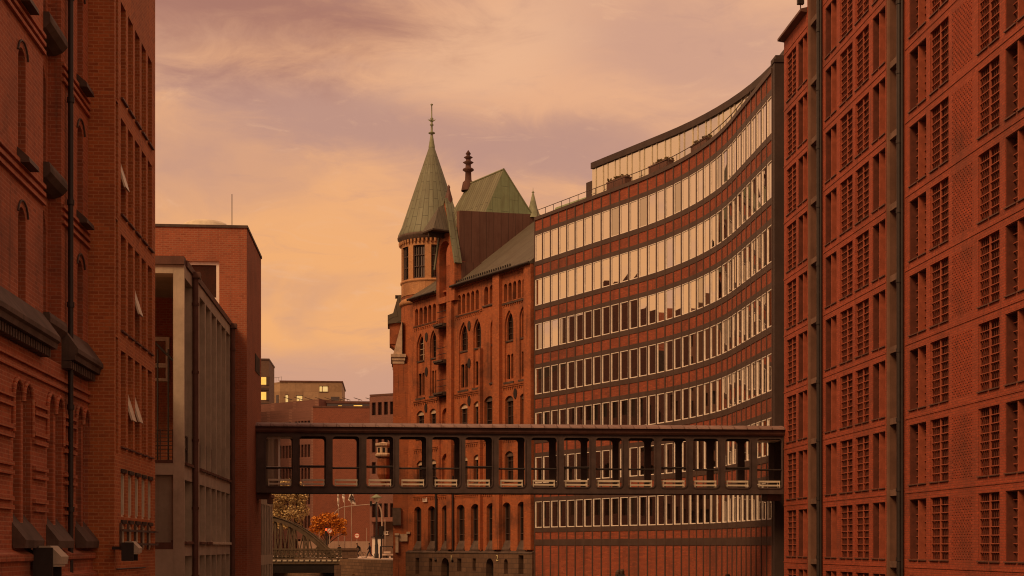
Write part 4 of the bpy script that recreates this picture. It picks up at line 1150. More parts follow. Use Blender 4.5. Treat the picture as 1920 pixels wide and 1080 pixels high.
# hoist bay: slabs, doors
for py in (608, 676, 736):
    z = zz(832, py); MB().box(xh0+0.02, xh1-0.02, -0.5, 1.3, z-0.3, z).box(xh0+0.05, xh1-0.05, -0.62, -0.501, z-0.18, z-0.02).fixed('hoist_balcony', M_DARKSILL, GW)
    m = MB().box(xh0+0.25, xh1-0.25, 1.1, 1.29, z, z+2.6); m.fixed('loading_door', M_DOORW, GW)
    r_ = MB()
    for q in (0.55, 1.1): r_.tube((xh0+0.05, -0.2, z+q), (xh1-0.05, -0.2, z+q), 0.03, n=6)
    r_.obj('balcony_rail', M_PIPE, GW)
m = MB().wall(rect(xh0+0.003, xh1-0.003, hz0+0.003, zz(832, 737)-0.305), [arch(xh0+0.25, xh1-0.25, zr1t-2.3, zr1t-0.1, 'seg', 0.5), arch(xh0+0.25, xh1-0.25, hz0+0.05, zr2t+0.4, 'seg', 0.5)], 0.2, 0.8); m.fixed('hoist_arches', B_GOTHIC, GW)
MB().box(xh0, xh1, 0.81, 1.2, hz0, zr1t).fixed('loading_door', M_DOORW, GW)
# eaves of the main roof and the roof itself
ro = MB()
pit_ = 0.78
for a, b in ((gx0-0.1, gx(822)), (gx(853), GL)):
    ro.wedge(a, b, [(-0.45, eave-0.02), (-0.40, eave+0.10), (8.5, eave+0.10+8.9*pit_), (8.5, eave-0.4), (0.42, eave-0.13), (-0.001, eave-0.16)])
o = ro.fixed('main_roof', M_SLATE, GW); slope_uv(o)
gt = MB()
for a, b in ((gx0-0.1, gx(822)), (gx(853), GL)): gt.tube((a, -0.50, eave+0.02), (b, -0.50, eave+0.02), 0.11, n=8)
for k in range(26):
    x = gx(853)+0.2+k*0.36
    if x < GL: gt.box(x, x+0.06, -0.2, -0.1, eave+0.28, eave+0.5)
gt.obj('gutter', M_PIPE, GW)
cb = MB()
for k in range(60):
    x = gx0+0.1+k*0.36
    if (x < gx(820) or x > gx(857)) and x < GL-0.2: cb.box(x, x+0.16, -0.22, -0.001, wall_top-0.22, wall_top-0.0)
cb.fixed('eaves_corbels', B_GOTHIC, GW)
# hoist gable
ga0, ga1 = gx(823), gx(854)
FGo = -0.35
gxx = lambda px: FG.x(px, 0.35)
ga0, ga1 = gxx(818), gxx(852)
apx = (ga0+ga1)/2; zap = FG.z(838, 372, 0.35); zgb = FG.z(855, 486, 0.35); zg0 = wall_top-1.2
nh = arch(ga0+0.55, ga1-0.75, FG.z(834, 556, 0.35), FG.z(834, 452, 0.35), 'round')
MB().wall([(ga0, zg0), (ga1, zg0), (ga1, zgb), (apx, zap), (ga0, zgb)], [nh], -0.35, 0.35).fixed('hoist_gable', B_GOTHIC, GW)
MB().box(ga0+0.2, ga1-0.2, 0.353, 0.9, zg0, zgb).fixed('gable_back', B_OLD, GW)
for s, xx in ((1, ga1), (-1, ga0)):
    c = MB(); 
    dirv = Vector((xx-apx, zgb-zap)).normalized(); nv = Vector((-dirv.y, dirv.x))*(1 if s > 0 else -1)
    if nv.y < 0: nv = -nv
    p0 = Vector((apx, zap)); p1 = Vector((xx, zgb))+dirv*0.35
    q = [p0+nv*0.02, p1+nv*0.02, p1+nv*0.24, p0+nv*0.24]
    c.add([(v.x, y, v.y) for y in (-0.45, 0.22) for v in q], [(0, 1, 2, 3), (7, 6, 5, 4), (0, 4, 5, 1), (1, 5, 6, 2), (2, 6, 7, 3), (3, 7, 4, 0)])
    slope_uv(c.fixed('gable_coping', M_COP, GW))
MB().lathe([(0.02, zap+1.3), (0.14, zap+1.1), (0.10, zap+0.95), (0.22, zap+0.5), (0.34, zap+0.1), (0.36, zap-0.4)], apx, 0.0, 10).obj('gable_finial', M_BROWN, GW)
# tent roof over the hoist beam
hz = FG.z(822, 432, 1.2); hc = apx-0.2
ht = MB(); w1 = 1.05
ht.add([(hc-w1, -0.36, hz), (hc+w1, -0.36, hz), (hc+w1, -2.0, hz), (hc-w1, -2.0, hz), (hc, -0.36, FG.z(832, 384, 0.35)), (hc, -0.9, FG.z(832, 390, 0.35))],
       [(3, 2, 1, 0), (0, 1, 4), (1, 2, 5, 4), (2, 3, 5), (3, 0, 4, 5)])
ht.fixed('hoist_tent_roof', M_SLATE, GW); slope_uv(bpy.data.objects['hoist_tent_roof'])
MB().box(hc-w1-0.03, hc+w1+0.03, -2.05, -0.36, hz-0.13, hz-0.004).box(hc-0.08, hc+0.08, -1.9, -0.36, hz-0.5, hz-0.131).fixed('hoist_beam', M_DOORW, GW)
# brown sheet-metal fire wall behind the gable, green hipped roof on top
xb = gx(856)
pw_ = FG.w(xb, 0.6)
FW = Frame(pw_.x, pw_.y, math.degrees(FG.a)+90)
fin = lambda px: FW.x(px)+0.6
y0_, y1_ = 0.6, fin(1016)
zA, zB = FW.z(850, 393), FW.z(1012, 402)
mb = MB(); wl_ = 6.5
mb.add([(xb, y0_-0.3, eave-0.3), (xb, y1_, eave-0.3), (xb, y1_, zB), (xb, y0_-0.3, zA), (xb-0.5, y0_-0.3, eave-0.3), (xb-0.5, y1_, eave-0.3), (xb-0.5, y1_, zB), (xb-0.5, y0_-0.3, zA)],
       [(0, 1, 2, 3), (4, 7, 6, 5), (0, 4, 5, 1), (3, 2, 6, 7), (1, 5, 6, 2), (0, 3, 7, 4)])
slope_uv(mb.fixed('brown_fire_wall', M_COPB, GW))
mb = MB().wedge(xb+0.003, xb+0.3, [(y0_-0.28, eave+0.3), (y0_-0.28, FW.z(870, 493)), (fin(915), FW.z(915, 495)), (fin(905), FW.z(905, 520))]); slope_uv(mb.fixed('wall_flashing', M_COPB, GW))
ya, yc, yd = fin(945), fin(911), fin(1012)
zap2, zlo = FW.z(945, 317), min(zA, zB)-0.4
xr0 = FG.x(878, -ya)
# front slope continues down behind the fire wall
sl_ = (zap2-FW.z(911, 397))/(ya-yc)
yfoot = ya-(zap2-zlo)/sl_
hx = xr0-1.6
V = [(xb-0.02, yfoot, zlo), (xb-0.02, yd, zlo), (xb-0.02, ya, zap2), (xr0, ya, zap2), (hx, yfoot, zlo), (hx, yd, zlo)]
mf = MB().quad(V[0], V[2], V[3], V[4]); slope_uv(mf.fixed('ribbed_roof_slope', M_COPS, GW))
mf = MB().quad(V[0], V[1], V[2]); slope_uv(mf.fixed('copper_roof_end', M_COPP, GW))
mf = MB().add(V, [(1, 5, 3, 2), (4, 3, 5), (0, 4, 5, 1)]); slope_uv(mf.fixed('rear_roof_slope', M_COP, GW))
# make the roof end face the camera side
MB().tube((xb-0.02, ya, zap2), (xr0, ya, zap2), 0.09, n=8).tube((xb-0.02, ya, zap2), (xb-0.02, yd, zlo), 0.07, n=6).obj('ridge_rolls', M_COPT, GW)
MB().box(hx, xb-0.51, 2.0, yd, eave, zlo-0.01).fixed('roof_house', B_OLD, GW)
zr = FG.z(878, 340, -ya)
s_ = 133/2700
MB().lathe([(0.66, zr-0.9), (0.50, zr-0.1), (0.30, zr+0.1), (0.27, zr+0.85), (0.52, zr+1.0), (0.5, zr+1.12), (0.26, zr+1.25), (0.24, zr+1.55), (0.5, zr+1.72), (0.24, zr+1.85), (0.22, zr+2.05), (0.42, zr+2.18), (0.2, zr+2.3), (0.14, zr+2.42), (0.26, zr+2.5), (0.02, zr+2.85)], xr0, ya, 12).obj('ridge_finial', plain('rusty_metal', (0.10, 0.045, 0.034), 0.3, 2), GW)
xs_, ys_ = xb-0.4, fin(1004)
z1 = FW.z(1004, 350); z0 = FW.z(1004, 402)
MB().lathe([(0.75, z0-0.3), (0.4, z0+0.6), (0.09, z0+1.9), (0.05, z0+1.95), (0.14, z0+2.05), (0.03, z0+2.15), (0.01, z1)], xs_, ys_, 8).obj('small_spire', M_COPT, GW)
# distant green roof end just above the office parapet
gq = gp(1040, 400, 140)
G2 = root('green_roofed_house', (gq.x, gq.y, 0), -62, 'house whose pale green copper roof shows above the curved office parapet', 'house')
zr_ = gp(1040, 377, 140).z
m = MB().wedge(-2.2, 9, [(0, zr_-3), (1.6, zr_), (6, zr_), (8, zr_-3)]); slope_uv(m.fixed('roof', M_COPP, G2)); MB().box(-2.1, 8.9, 0.1, 7.9, 0, zr_-3.01).fixed('wall', B_FAR, G2)
# ---------------- corner turret
tcx, tcy = 0, 0
tdist = 133.4
tp = gp(809.5, 1000, tdist)
loc = Vector((tp.x, tp.y)); rel = loc-FG.o
TX, TY = rel.dot(FG.d), -rel.dot(FG.nn)
k_ = tdist/2700
tr = 57*k_
zt = lambda py: ZC+(1024-py)*k_
# angle 0 of the lathe is FG local +x; camera direction from the turret:
cdir = (-loc).normalized(); ca = math.atan2(-cdir.dot(FG.nn), cdir.dot(FG.d))
a0 = ca+R(-37)
NT_ = 30
def ring_facets(m, z0, z1, r, idx):
    for i in idx:
        a, b = a0+2*math.pi*i/NT_, a0+2*math.pi*(i+1)/NT_
        for q, rr in ((0, r),):
            m.add([(TX+rr*math.cos(a), TY+rr*math.sin(a), z0), (TX+rr*math.cos(b), TY+rr*math.sin(b), z0), (TX+rr*math.cos(b), TY+rr*math.sin(b), z1), (TX+rr*math.cos(a), TY+rr*math.sin(a), z1)], [(0, 1, 2, 3)])
tb = MB()
alli = range(NT_)
wz0, wz1 = zt(531), zt(470)
ring_facets(tb, zt(560), wz0, tr, alli); ring_facets(tb, wz1, zt(452), tr, alli)
winf = [i for i in alli if i % 3 != 2]
ring_facets(tb, wz0, wz1, tr, [i for i in alli if i % 3 == 2])
# window reveals
for i in alli:
    if i % 3 == 0:
        for j in (i, i+2):
            a = a0+2*math.pi*j/NT_
            tb.quad((TX+tr*math.cos(a), TY+tr*math.sin(a), wz0), (TX+(tr-0.3)*math.cos(a), TY+(tr-0.3)*math.sin(a), wz0), (TX+(tr-0.3)*math.cos(a), TY+(tr-0.3)*math.sin(a), wz1), (TX+tr*math.cos(a), TY+tr*math.sin(a), wz1))
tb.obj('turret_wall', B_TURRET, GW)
tp_ = MB(); ring_facets(tp_, wz0-0.1, wz1+0.1, tr-0.28, alli); tp_.obj('turret_panes', glass('turret_glass', (0.7, 0.66, 0.6), (0.05, 0.035, 0.03), 0.3, 0.03), GW)
tp_ = MB()
for i in alli:
    if i % 3 != 2:
        a, b = a0+2*math.pi*i/NT_, a0+2*math.pi*(i+1)/NT_; r2 = tr-0.2
        A, B = Vector((TX+r2*math.cos(a), TY+r2*math.sin(a), 0)), Vector((TX+r2*math.cos(b), TY+r2*math.sin(b), 0))
        for q in (0.0, 0.5, 1.0): tp_.tube(A.lerp(B, q)+Vector((0, 0, wz0)), A.lerp(B, q)+Vector((0, 0, wz1)), 0.075 if q != 0.5 else 0.04, n=6)
        for f in (0.02, 0.36, 0.7, 0.98): tp_.tube(A+Vector((0, 0, wz0+(wz1-wz0)*f)), B+Vector((0, 0, wz0+(wz1-wz0)*f)), 0.07, n=6)
tp_.obj('turret_window_frames', M_FRAME, GW)
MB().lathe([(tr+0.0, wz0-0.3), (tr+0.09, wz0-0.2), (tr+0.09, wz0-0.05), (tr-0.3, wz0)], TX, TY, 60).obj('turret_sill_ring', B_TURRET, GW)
MB().lathe([(tr-0.2, zt(461)), (tr+0.12, zt(460)), (tr+0.16, zt(456)), (tr+0.34, zt(452)), (tr+0.36, zt(448.5)), (tr+0.25, zt(446)), (0.1, zt(445))], TX, TY, 60).obj('turret_cornice', M_STONE, GW)
cb = MB()
for i in range(48):
    a = 2*math.pi*i/48; r2 = tr+0.12; p = Vector((TX+r2*math.cos(a), TY+r2*math.sin(a), zt(464))); cb.tube(p, p+Vector((0, 0, 0.28)), 0.10, 0.13, 6)
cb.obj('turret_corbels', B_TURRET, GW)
cr = 62*k_
ztop_ = zt(277)
cn = MB().lathe([(cr+0.06, zt(447)), (cr+0.06, zt(444)), (cr*0.93, zt(432))]+[(cr*0.93*(1-q)+0.27*q, zt(432)+(ztop_-zt(432))*q) for q in (0.15, 0.3, 0.45, 0.6, 0.75, 0.9, 1.0)], TX, TY, 30)
cone_uv(cn.obj('spire_roof', M_COP, GW), 30, 0.55, TX, TY)
MB().lathe([(0.29, zt(278)), (0.30, zt(276)), (0.12, zt(254)), (0.10, zt(252)), (0.30, zt(250.5)), (0.31, zt(249)), (0.10, zt(246.5)), (0.09, zt(236)), (0.20, zt(234.5)), (0.10, zt(232)), (0.08, zt(226)), (0.16, zt(223)), (0.06, zt(220)), (0.045, zt(198)), (0.12, zt(197)), (0.12, zt(195.5)), (0.01, zt(194))], TX, TY, 12).obj('spire_finial', M_COPT, GW)
fl = MB()
for i in range(8):
    a = i*math.pi/4; c, s = math.cos(a), math.sin(a); z = zt(227)
    fl.add([(TX+0.06*c-0.03*s, TY+0.06*s+0.03*c, z-0.1), (TX+0.06*c+0.03*s, TY+0.06*s-0.03*c, z-0.1), (TX+0.42*c, TY+0.42*s, z+0.16), (TX+0.06*c, TY+0.06*s, z+0.05)], [(0, 1, 2), (1, 3, 2), (3, 0, 2), (0, 3, 1)])
fl.obj('finial_leaves', M_COPT, GW)
# shaft under the turret and its mouldings
MB().lathe([(tr, zt(561)), (tr+0.02, -4.4)], TX, TY, 40).obj('turret_shaft', B_GOTHIC, GW)
MB().lathe([(tr, zt(578)), (tr+0.16, zt(576)), (tr+0.2, zt(571)), (tr+0.08, zt(568)), (tr+0.02, zt(566))], TX, TY, 40).obj('shaft_moulding', B_TURRET, GW)
# square corner buttress with stone weatherings (in world axes, its own child frame)
bt = bpy.data.objects.new('corner_buttress', MB().box(0, 1, 0, 1, 0, 1).mesh('corner_buttress', B_GOTHIC)); COL.objects.link(bt)
bx0, bx1 = gp(737, 0, 132).x, gp(771, 0, 132).x
by = gp(750, 0, 131.4).y
def gloc(p): q = Vector((p[0], p[1]))-FG.o; return (q.dot(FG.d), -q.dot(FG.nn), p[2])
def wbox(x0, x1, y0, y1, z0, z1): 
    m = MB().box(x0, x1, y0, y1, z0, z1); m.v = [gloc(v) for v in m.v]; return m
bpy.data.objects.remove(bt)
k2 = 131.4/2700; zb_ = lambda py: ZC+(1024-py)*k2
wbox(bx0, bx1, by, by+5, -4.4, zb_(682)).fixed('corner_buttress', B_GOTHIC, GW)
m = MB()
for z0, z1, o in ((682, 676, 0.05), (676, 670, 0.12), (670, 664, 0.2)): 
    q = MB().box(bx0-o, gp(757, 0, 132).x+o, by-o, by+5, zb_(z0)+0.002, zb_(z1)); m.add([gloc(v) for v in q.v], q.f)
m.fixed('stone_cap', M_PSTONE, GW)
q = MB(); xa, xb_, xc = bx0+0.02, gp(752.5, 0, 132).x, gp(754, 0, 132).x
q.add([(xa, by+0.05, zb_(663.5)), (xc, by+0.05, zb_(663.5)), (xc, by+0.05, zb_(600)), (xa, by+2.5, zb_(663.5)), (xc, by+2.5, zb_(663.5)), (xc, by+2.5, zb_(600))], [(0, 1, 2), (5, 4, 3), (0, 3, 4, 1), (1, 4, 5, 2), (2, 5, 3, 0)])
q.v = [gloc(v) for v in q.v]; q.fixed('stone_weathering', M_PSTONE, GW)
# little oriel on the left flank
ox0, ox1 = gp(730.5, 0, 135).x, gp(752, 0, 135).x; oy = gp(740, 0, 134.2).y
k3 = 134.3/2700; zo_ = lambda py: ZC+(1024-py)*k3
wbox(ox0, ox1+0.5, oy, oy+3, zo_(645), zo_(606)).fixed('oriel', B_GOTHIC, GW)
q = MB(); q.add([(ox0+0.0, oy+0.1, zo_(645)), (ox1, oy+0.1, zo_(645)), (ox1, oy+0.1, zo_(662)), (ox0, oy+2.5, zo_(645)), (ox1, oy+2.5, zo_(645)), (ox1, oy+2.5, zo_(662))], [(0, 1, 2), (5, 4, 3), (0, 3, 4, 1), (1, 4, 5, 2), (2, 5, 3, 0)]); q.v = [gloc(v) for v in q.v]; q.fixed('oriel_corbel', B_GOTHIC, GW)
q = MB(); a_, b_ = gp(727, 0, 135).x, ox1+0.4
q.wedge(oy-0.2, oy+3.2, [(a_, zo_(608)), (a_, zo_(592)), (a_+0.5, zo_(588)), (gp(745, 0, 135).x, zo_(560)), (gp(748, 0, 135).x, zo_(554)), (b_, zo_(554)), (b_, zo_(604))])
q.v = [gloc((y, x, z)) for x, y, z in q.v]; q.fixed('oriel_roof', M_SLATE, GW)
bpy.data.objects['oriel_roof'].data.uv_layers.new(name='UVMap')
wbox(gp(741, 0, 135).x, gp(751, 0, 135).x, oy+0.2, oy+1, zo_(557), zo_(553)).fixed('oriel_gutter', M_PIPE, GW)
# body behind
q = MB().slab([(gx0+0.4, 0.45), (GL-0.1, 0.45), (GL-0.1, 15), (gx0-1.0, 15), (gx0-1.0, 5)], -4.3, wall_top-0.05); q.fixed('rear_wall', B_GOTHIC, GW)
# dark stone base with its own openings
H = []
for a, b, y1, y0, kd in ((779, 785.5, 1046, 1076, 'r'), (827.5, 842, 1046, 1085, 'a'), (804, 810, 1047, 1072, 'r'), (857, 865, 1047, 1071, 'r'), (886, 892, 1047, 1070, 'r'), (911.5, 925, 1047, 1080, 'a'), (945, 952, 1048, 1076, 'a'), (972, 981.5, 1041, 1076, 'r')):
    x0, x1, z0, z1 = FG.x(a, .25), FG.x(b, .25), FG.z((a+b)/2, y0, .25), FG.z((a+b)/2, y1, .25)
    H.append(arch(x0, x1, z0, z1, 'round') if kd == 'a' else rect(x0, x1, z0, z1))
MB().wall(rect(gx(765), GL+0.1, -4.4, base_z+0.0), H, -0.25, 0.3).fixed('stone_base', M_BASE, GW)
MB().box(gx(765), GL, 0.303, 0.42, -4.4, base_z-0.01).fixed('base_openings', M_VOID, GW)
MB().wedge(gx(766), GL+0.1, [(-0.30, base_z-0.02), (-0.30, base_z+0.05), (-0.02, base_z+0.2), (-0.02, base_z+0.004)]).fixed('base_ledge', M_STONE, GW)
for px in (817.5, 848.5):
    x = FG.x(px, .15); MB().tube((x, -0.15, base_z-0.4), (x, -0.15, zr3t+2.5), 0.11, n=8).tube((x, -0.15, base_z-0.4), (x+0.3, -0.35, base_z-0.7), 0.11, n=8).obj('downpipe', M_PIPE, GW)
# painted numbers and stone shields
def text(s, size, fr, px, py, e, m, parent, name):
    cu = bpy.data.curves.new(name, 'FONT'); cu.body = s; cu.size = size; cu.extrude = 0.01; cu.align_x = 'CENTER'; cu.align_y = 'CENTER'
    tmp = bpy.data.objects.new(name, cu); COL.objects.link(tmp); me_ = bpy.data.meshes.new_from_object(tmp); bpy.data.objects.remove(tmp); me_.materials.clear(); me_.materials.append(m)
    ob = link(name, me_, parent)
    ob.location = (fr.x(px, e), -e, fr.z(px, py, e)); ob.rotation_euler = (R(90), 0, 0); return ob
M_YEL = plain('pale_yellow_paint', (0.7, 0.6, 0.32), 0.1, 3, streak=False)
text('1', 0.72, FG, 846, 1047, 0.30, M_YEL, GW, 'wall_number'); text('2', 0.72, FG, 932, 1047, 0.30, M_YEL, GW, 'wall_number')
m = MB(); x0 = FG.x(797, .1); z0 = FG.z(797, 937, .1)
m.box(x0-0.4, x0+0.4, -0.14, -0.09, z0-0.18, z0-0.12)
for q, h_ in ((-0.36, 0.28), (-0.16, 0.2), (0.04, 0.28), (0.2, 0.2), (0.34, 0.34)): m.box(x0+q-0.035, x0+q+0.035, -0.13, -0.1, z0-0.119, z0-0.119+h_)
m.fixed('wall_sign', M_WHITE, GW)
m = wbox(gp(749, 0, 131).x, gp(764, 0, 131).x, by-0.18, by-0.002, zb_(1015), zb_(1001)); m.fixed('stone_plaque', M_PSTONE, GW)
m = MB()
for a, b, p, r2 in ((738, 763, 898, 866), (736, 765, 902, 897), (736, 765, 866, 862)):
    pass
q = MB().box(gp(741.5, 0, 131).x, gp(747, 0, 131).x, by-0.3, by-0.003, zb_(1036), zb_(1004)).box(gp(740, 0, 131).x, gp(748, 0, 131).x, by-0.4, by-0.003, zb_(1003.8), zb_(1000)).box(gp(762, 0, 131).x, gp(769, 0, 131).x, by-0.4, by-0.003, zb_(1001), zb_(997))
q.v = [gloc(v) for v in q.v]; q.fixed('stone_brackets', M_PSTONE, GW)
q = MB().box(gp(736, 0, 131).x, gp(752, 0, 131).x, by-0.25, by-0.003, zb_(985), zb_(952)); q.v = [gloc(v) for v in q.v]; q.fixed('corner_stones', M_STONE, GW)
# pale octagonal pavilion turret seen through the bridge
PD = 135.5
pc = gp(719.5, 870, PD); kk = PD/2700; zq = lambda py: ZC+(1024-py)*kk
def wl_(m): m.v = [gloc((x+pc.x, y+pc.y, z)) for x, y, z in m.v]; return m
wl_(MB().lathe([(0.05, zq(916)), (0.66, zq(890)), (0.66, zq(862)), (0.5, zq(857))], 0, 0, 8, False, R(22.5))).obj('oriel_corbel', B_GOTHIC, GW)
wl_(MB().lathe([(0.70, zq(858)), (0.86, zq(855)), (0.86, zq(852)), (0.68, zq(850)), (0.68, zq(838)), (0.84, zq(836)), (0.84, zq(832)), (0.1, zq(829))], 0, 0, 8, False, R(22.5))).obj('stone_oriel', M_PSTONE, GW)
wl_(MB().box(0.3, 2.2, -0.1, 0.5, zq(905), zq(856))).fixed('oriel_link', B_GOTHIC, GW)
m = MB()
for a in (-90, -45, -135):
    c, s = math.cos(R(a)), math.sin(R(a)); q0, q1 = 0.655, 0.45
    m.add([(q*c-s*w, q*s+c*w, zq(y)) for q in (q0, q1) for w, y in ((0.12, 849), (-0.12, 849), (-0.12, 840), (0.12, 840))], [(0, 1, 2, 3), (4, 7, 6, 5), (0, 4, 5, 1), (1, 5, 6, 2), (2, 6, 7, 3), (3, 7, 4, 0)])
wl_(m).fixed('oriel_niches', M_VOID, GW)
# ================================================================== far bank: plaza, bridge, houses
def at(px, py, d): return gp(px, py, d)
plz = MB().slab([(-5.0, 160.2), (14, 160.2), (40, 185), (40, 200), (-30, 200), (-11, 186)], 0.004, 0.03)
tag(plz.fixed('plaza', M_PLAZA), kind='structure')
# stone steps and landing down to the water
ST = root('quay_steps', (-5.2, 158.8, 0), 0, 'stone landing steps beside the arch bridge pier, under the plaza edge', 'steps')
m = MB()
w0, w1 = at(664, 0, 159).x+5.2, at(741, 0, 159).x+5.2
for k in range(9): m.box(w0-0.15*k*0.2, w1, -1.2-0.45*k-0.45, -1.2-0.45*k, -4.4, -0.9-0.24*k)
m.box(w0, w1, -1.199, 0.8, -4.4, -0.02)
m.fixed('steps', M_QUAY, ST)
m = MB()
for k in range(9): m.box(w0-0.03*k, w1-0.01, -1.68-0.45*k, -1.2-0.45*k-0.2, -0.9-0.24*k+0.003, -0.9-0.24*k+0.05)
m.fixed('step_nosings', plain('mossy_stone', (0.30, 0.21, 0.09), 0.3, 2.0), ST)
MB().box(w1+0.003, w1+1.0, -4.5, 0.8, -4.4, 0.25).fixed('side_wall', M_QUAY, ST)
r_ = MB()
hx0, hx1 = at(713, 0, 158).x+5.2, at(756, 0, 158).x+5.2
zr_ = at(720, 1024.5, 158).z
r_.tube((hx0, -0.4, zr_), (hx1, -0.4, zr_), 0.05, n=6).tube((hx0, -0.4, 0), (hx0, -0.4, zr_), 0.05, n=6).tube((hx1, -0.4, 0), (hx1, -0.4, zr_), 0.05, n=6)
a, b = at(735, 1026, 157).x+5.2, at(755, 1034, 157).x+5.2
r_.tube((a, -1.5, at(735, 1026, 157).z), (b, -1.5, at(755, 1034, 157).z), 0.08, n=6).tube((b, -1.5, at(755, 1034, 157).z), (b, -1.5, -2.5), 0.09, n=6)
r_.obj('handrail', M_PIPE, ST)

# riveted steel arch bridge
AB = root('arch_bridge', (at(655, 0, 163).x, 163, 0), 0, 'riveted steel arch road bridge with patterned balustrade at the end of the canal', 'bridge')
ox = AB.location.x
M_AB = plain('arch_bridge_paint', (0.13, 0.092, 0.06), 0.2, 1.0, rough=0.6, dirt=0.4)
xe = 0.2; xw = -34.0
def arcz(x):   # arch spring at the pier, crown mid-span
    u = ((-x-1.9) % 15.8)-7.9; return 4.55-0.079*u*u*0.93
pa = [Vector((-1.9-0.79*i, 0, arcz(-1.9-0.79*i))) for i in range(0, 41)]
for yy, nm in ((0.0, 0), (8.0, 1)):
    m = MB()
    for p, q in zip(pa[:-1], pa[1:]):
        d = (q-p).normalized(); n = Vector((-d.z, 0, d.x)); n = -n if n.z < 0 else n
        h0, h1 = -0.22, 0.26
        vs = [p+n*h0, p+n*h1, q+n*h1, q+n*h0]
        m.add([(v.x, yy+o, v.z) for o in (-0.3, 0.3) for v in vs], [(0, 1, 2, 3), (7, 6, 5, 4), (1, 5, 6, 2), (0, 3, 7, 4)])
        vs = [p+n*h1, p+n*(h1+0.07), q+n*(h1+0.07), q+n*h1]
        m.add([(v.x, yy+o, v.z) for o in (-0.42, 0.42) for v in vs], [(0, 1, 2, 3), (7, 6, 5, 4), (1, 5, 6, 2), (0, 3, 7, 4)])
    m.fixed('arch_rib', M_AB, AB)
    m = MB()
    for i in range(2, 39, 2):
        p = pa[i]; 
        if p.z < 1.2: continue
        w = 0.10
        m.box(p.x-w, p.x+w, yy-0.12, yy+0.12, 0.1, p.z-0.2)
        
        for s in (-1, 1):
            e = Vector((p.x+s*0.62, yy, 0.15)); m.tube(e, (p.x+s*0.1, yy, p.z-0.3), 0.07, n=5)
    m.fixed('hangers', M_AB, AB)
m = MB().box(xw, xe, -0.6, 8.6, -0.62, -0.15); m.fixed('deck', M_AB, AB)
m = MB().box(xw, xe, -0.5, 8.4, -1.6, -0.64)
m.fixed('girders', M_VOID, AB)
m = MB(); n = int((xe-xw)/0.62)
for i in range(n): m.box(xw+0.62*i, xw+0.62*i+0.42, -0.68, -0.604, -0.30, -0.12)
o = m.fixed('light_blocks', M_CREAM, AB); 
BY = -0.55
bal = MB().box(xw, xe, BY-0.08, BY+0.08, 0.98, 1.14).box(xw, xe, BY-0.05, BY+0.05, 0.0, 0.10).box(xw, xe, BY-0.04, BY+0.04, 0.52, 0.57)
for i in range(int((xe-xw)/0.45)):
    x = xw+0.45*i
    bal.box(x, x+0.09, BY-0.03, BY+0.03, 0.10, 1.02)
    for z in (0.31, 0.80):
        bal.tube((x+0.05, BY, z-0.18), (x+0.45, BY, z+0.18), 0.045, n=4).tube((x+0.05, BY, z+0.18), (x+0.45, BY, z-0.18), 0.045, n=4)
        for k in range(6):
            a, b = k*math.pi/3, (k+1)*math.pi/3
            bal.tube((x+0.25+0.13*math.cos(a), BY-0.02, z+0.13*math.sin(a)), (x+0.25+0.13*math.cos(b), BY-0.02, z+0.13*math.sin(b)), 0.04, n=4)
bal.obj('balustrade', M_AB, AB)
m = MB().box(-0.6, 0.85, -2.2, 0.8, -4.4, 0.05).box(-0.7, 0.95, -2.3, 0.9, 0.053, 0.92).box(-0.8, 1.05, -2.4, 1.0, 0.923, 1.18).box(-1.6, -0.603, -1.5, 9, -4.4, -0.7)
m.fixed('stone_pier', M_BASE, AB)

# houses
def far_block(name, label, cat, d_c, cornerpx, leftpx, rightpx, ytop, slope_left, wallm, zbase=0.0): pass
# (a) long red brick block with a plain end wall
dA = 215
cA = at(587, 1000, dA)
HA = root('red_brick_block', (cA.x, cA.y, 0), 0, 'long red brick block with a plain end wall and glazed roof storey behind the footbridge', 'building')
zA_ = at(587, 764, dA).z
rA = at(700, 0, dA).x-cA.x
# side wall runs back to the left: find the far corner seen at px 470 on a line going back at 45 degrees
dirl = Vector((-0.72, 0.69))
FAl = Frame(cA.x, cA.y, math.degrees(math.atan2(-dirl.y, -dirl.x)))     # local x towards the corner
MB().box(0, rA, 0, 16, 0, zA_).fixed('end_wall', B_FAR, HA)
ang = math.atan2(-dirl.y, -dirl.x)
sub = bpy.data.objects.new('window_wing', None)
LW2 = 62
hs = []
zA2 = lambda py, px=560: FAl.z(px, py)
flo = [zA_-1.9-3.55*k for k in range(6)]
def xw2(px): return FAl.x(px)
for k, z in enumerate(flo):
    for i in range(14):
        x1 = -0.6-4.2*i
        for j in range(5): hs.append(rect(x1-3.4+j*0.7, x1-3.4+j*0.7+0.5, z-1.9, z))
m = MB().wall(rect(-LW2, 0, 0, zA_), hs, 0, 0.3)
def to_frame(m, fr, org):
    m.v = [((fr.w(x, y, z)-Vector((org.x, org.y, 0)))[:]) for x, y, z in m.v]; return m
to_frame(m, FAl, cA).fixed('window_wall', B_FARP, HA)
m = MB().box(-LW2, 0, 0.31, 12, 0, zA_-0.02); to_frame(m, FAl, cA).fixed('window_glass', G_DARK, HA)
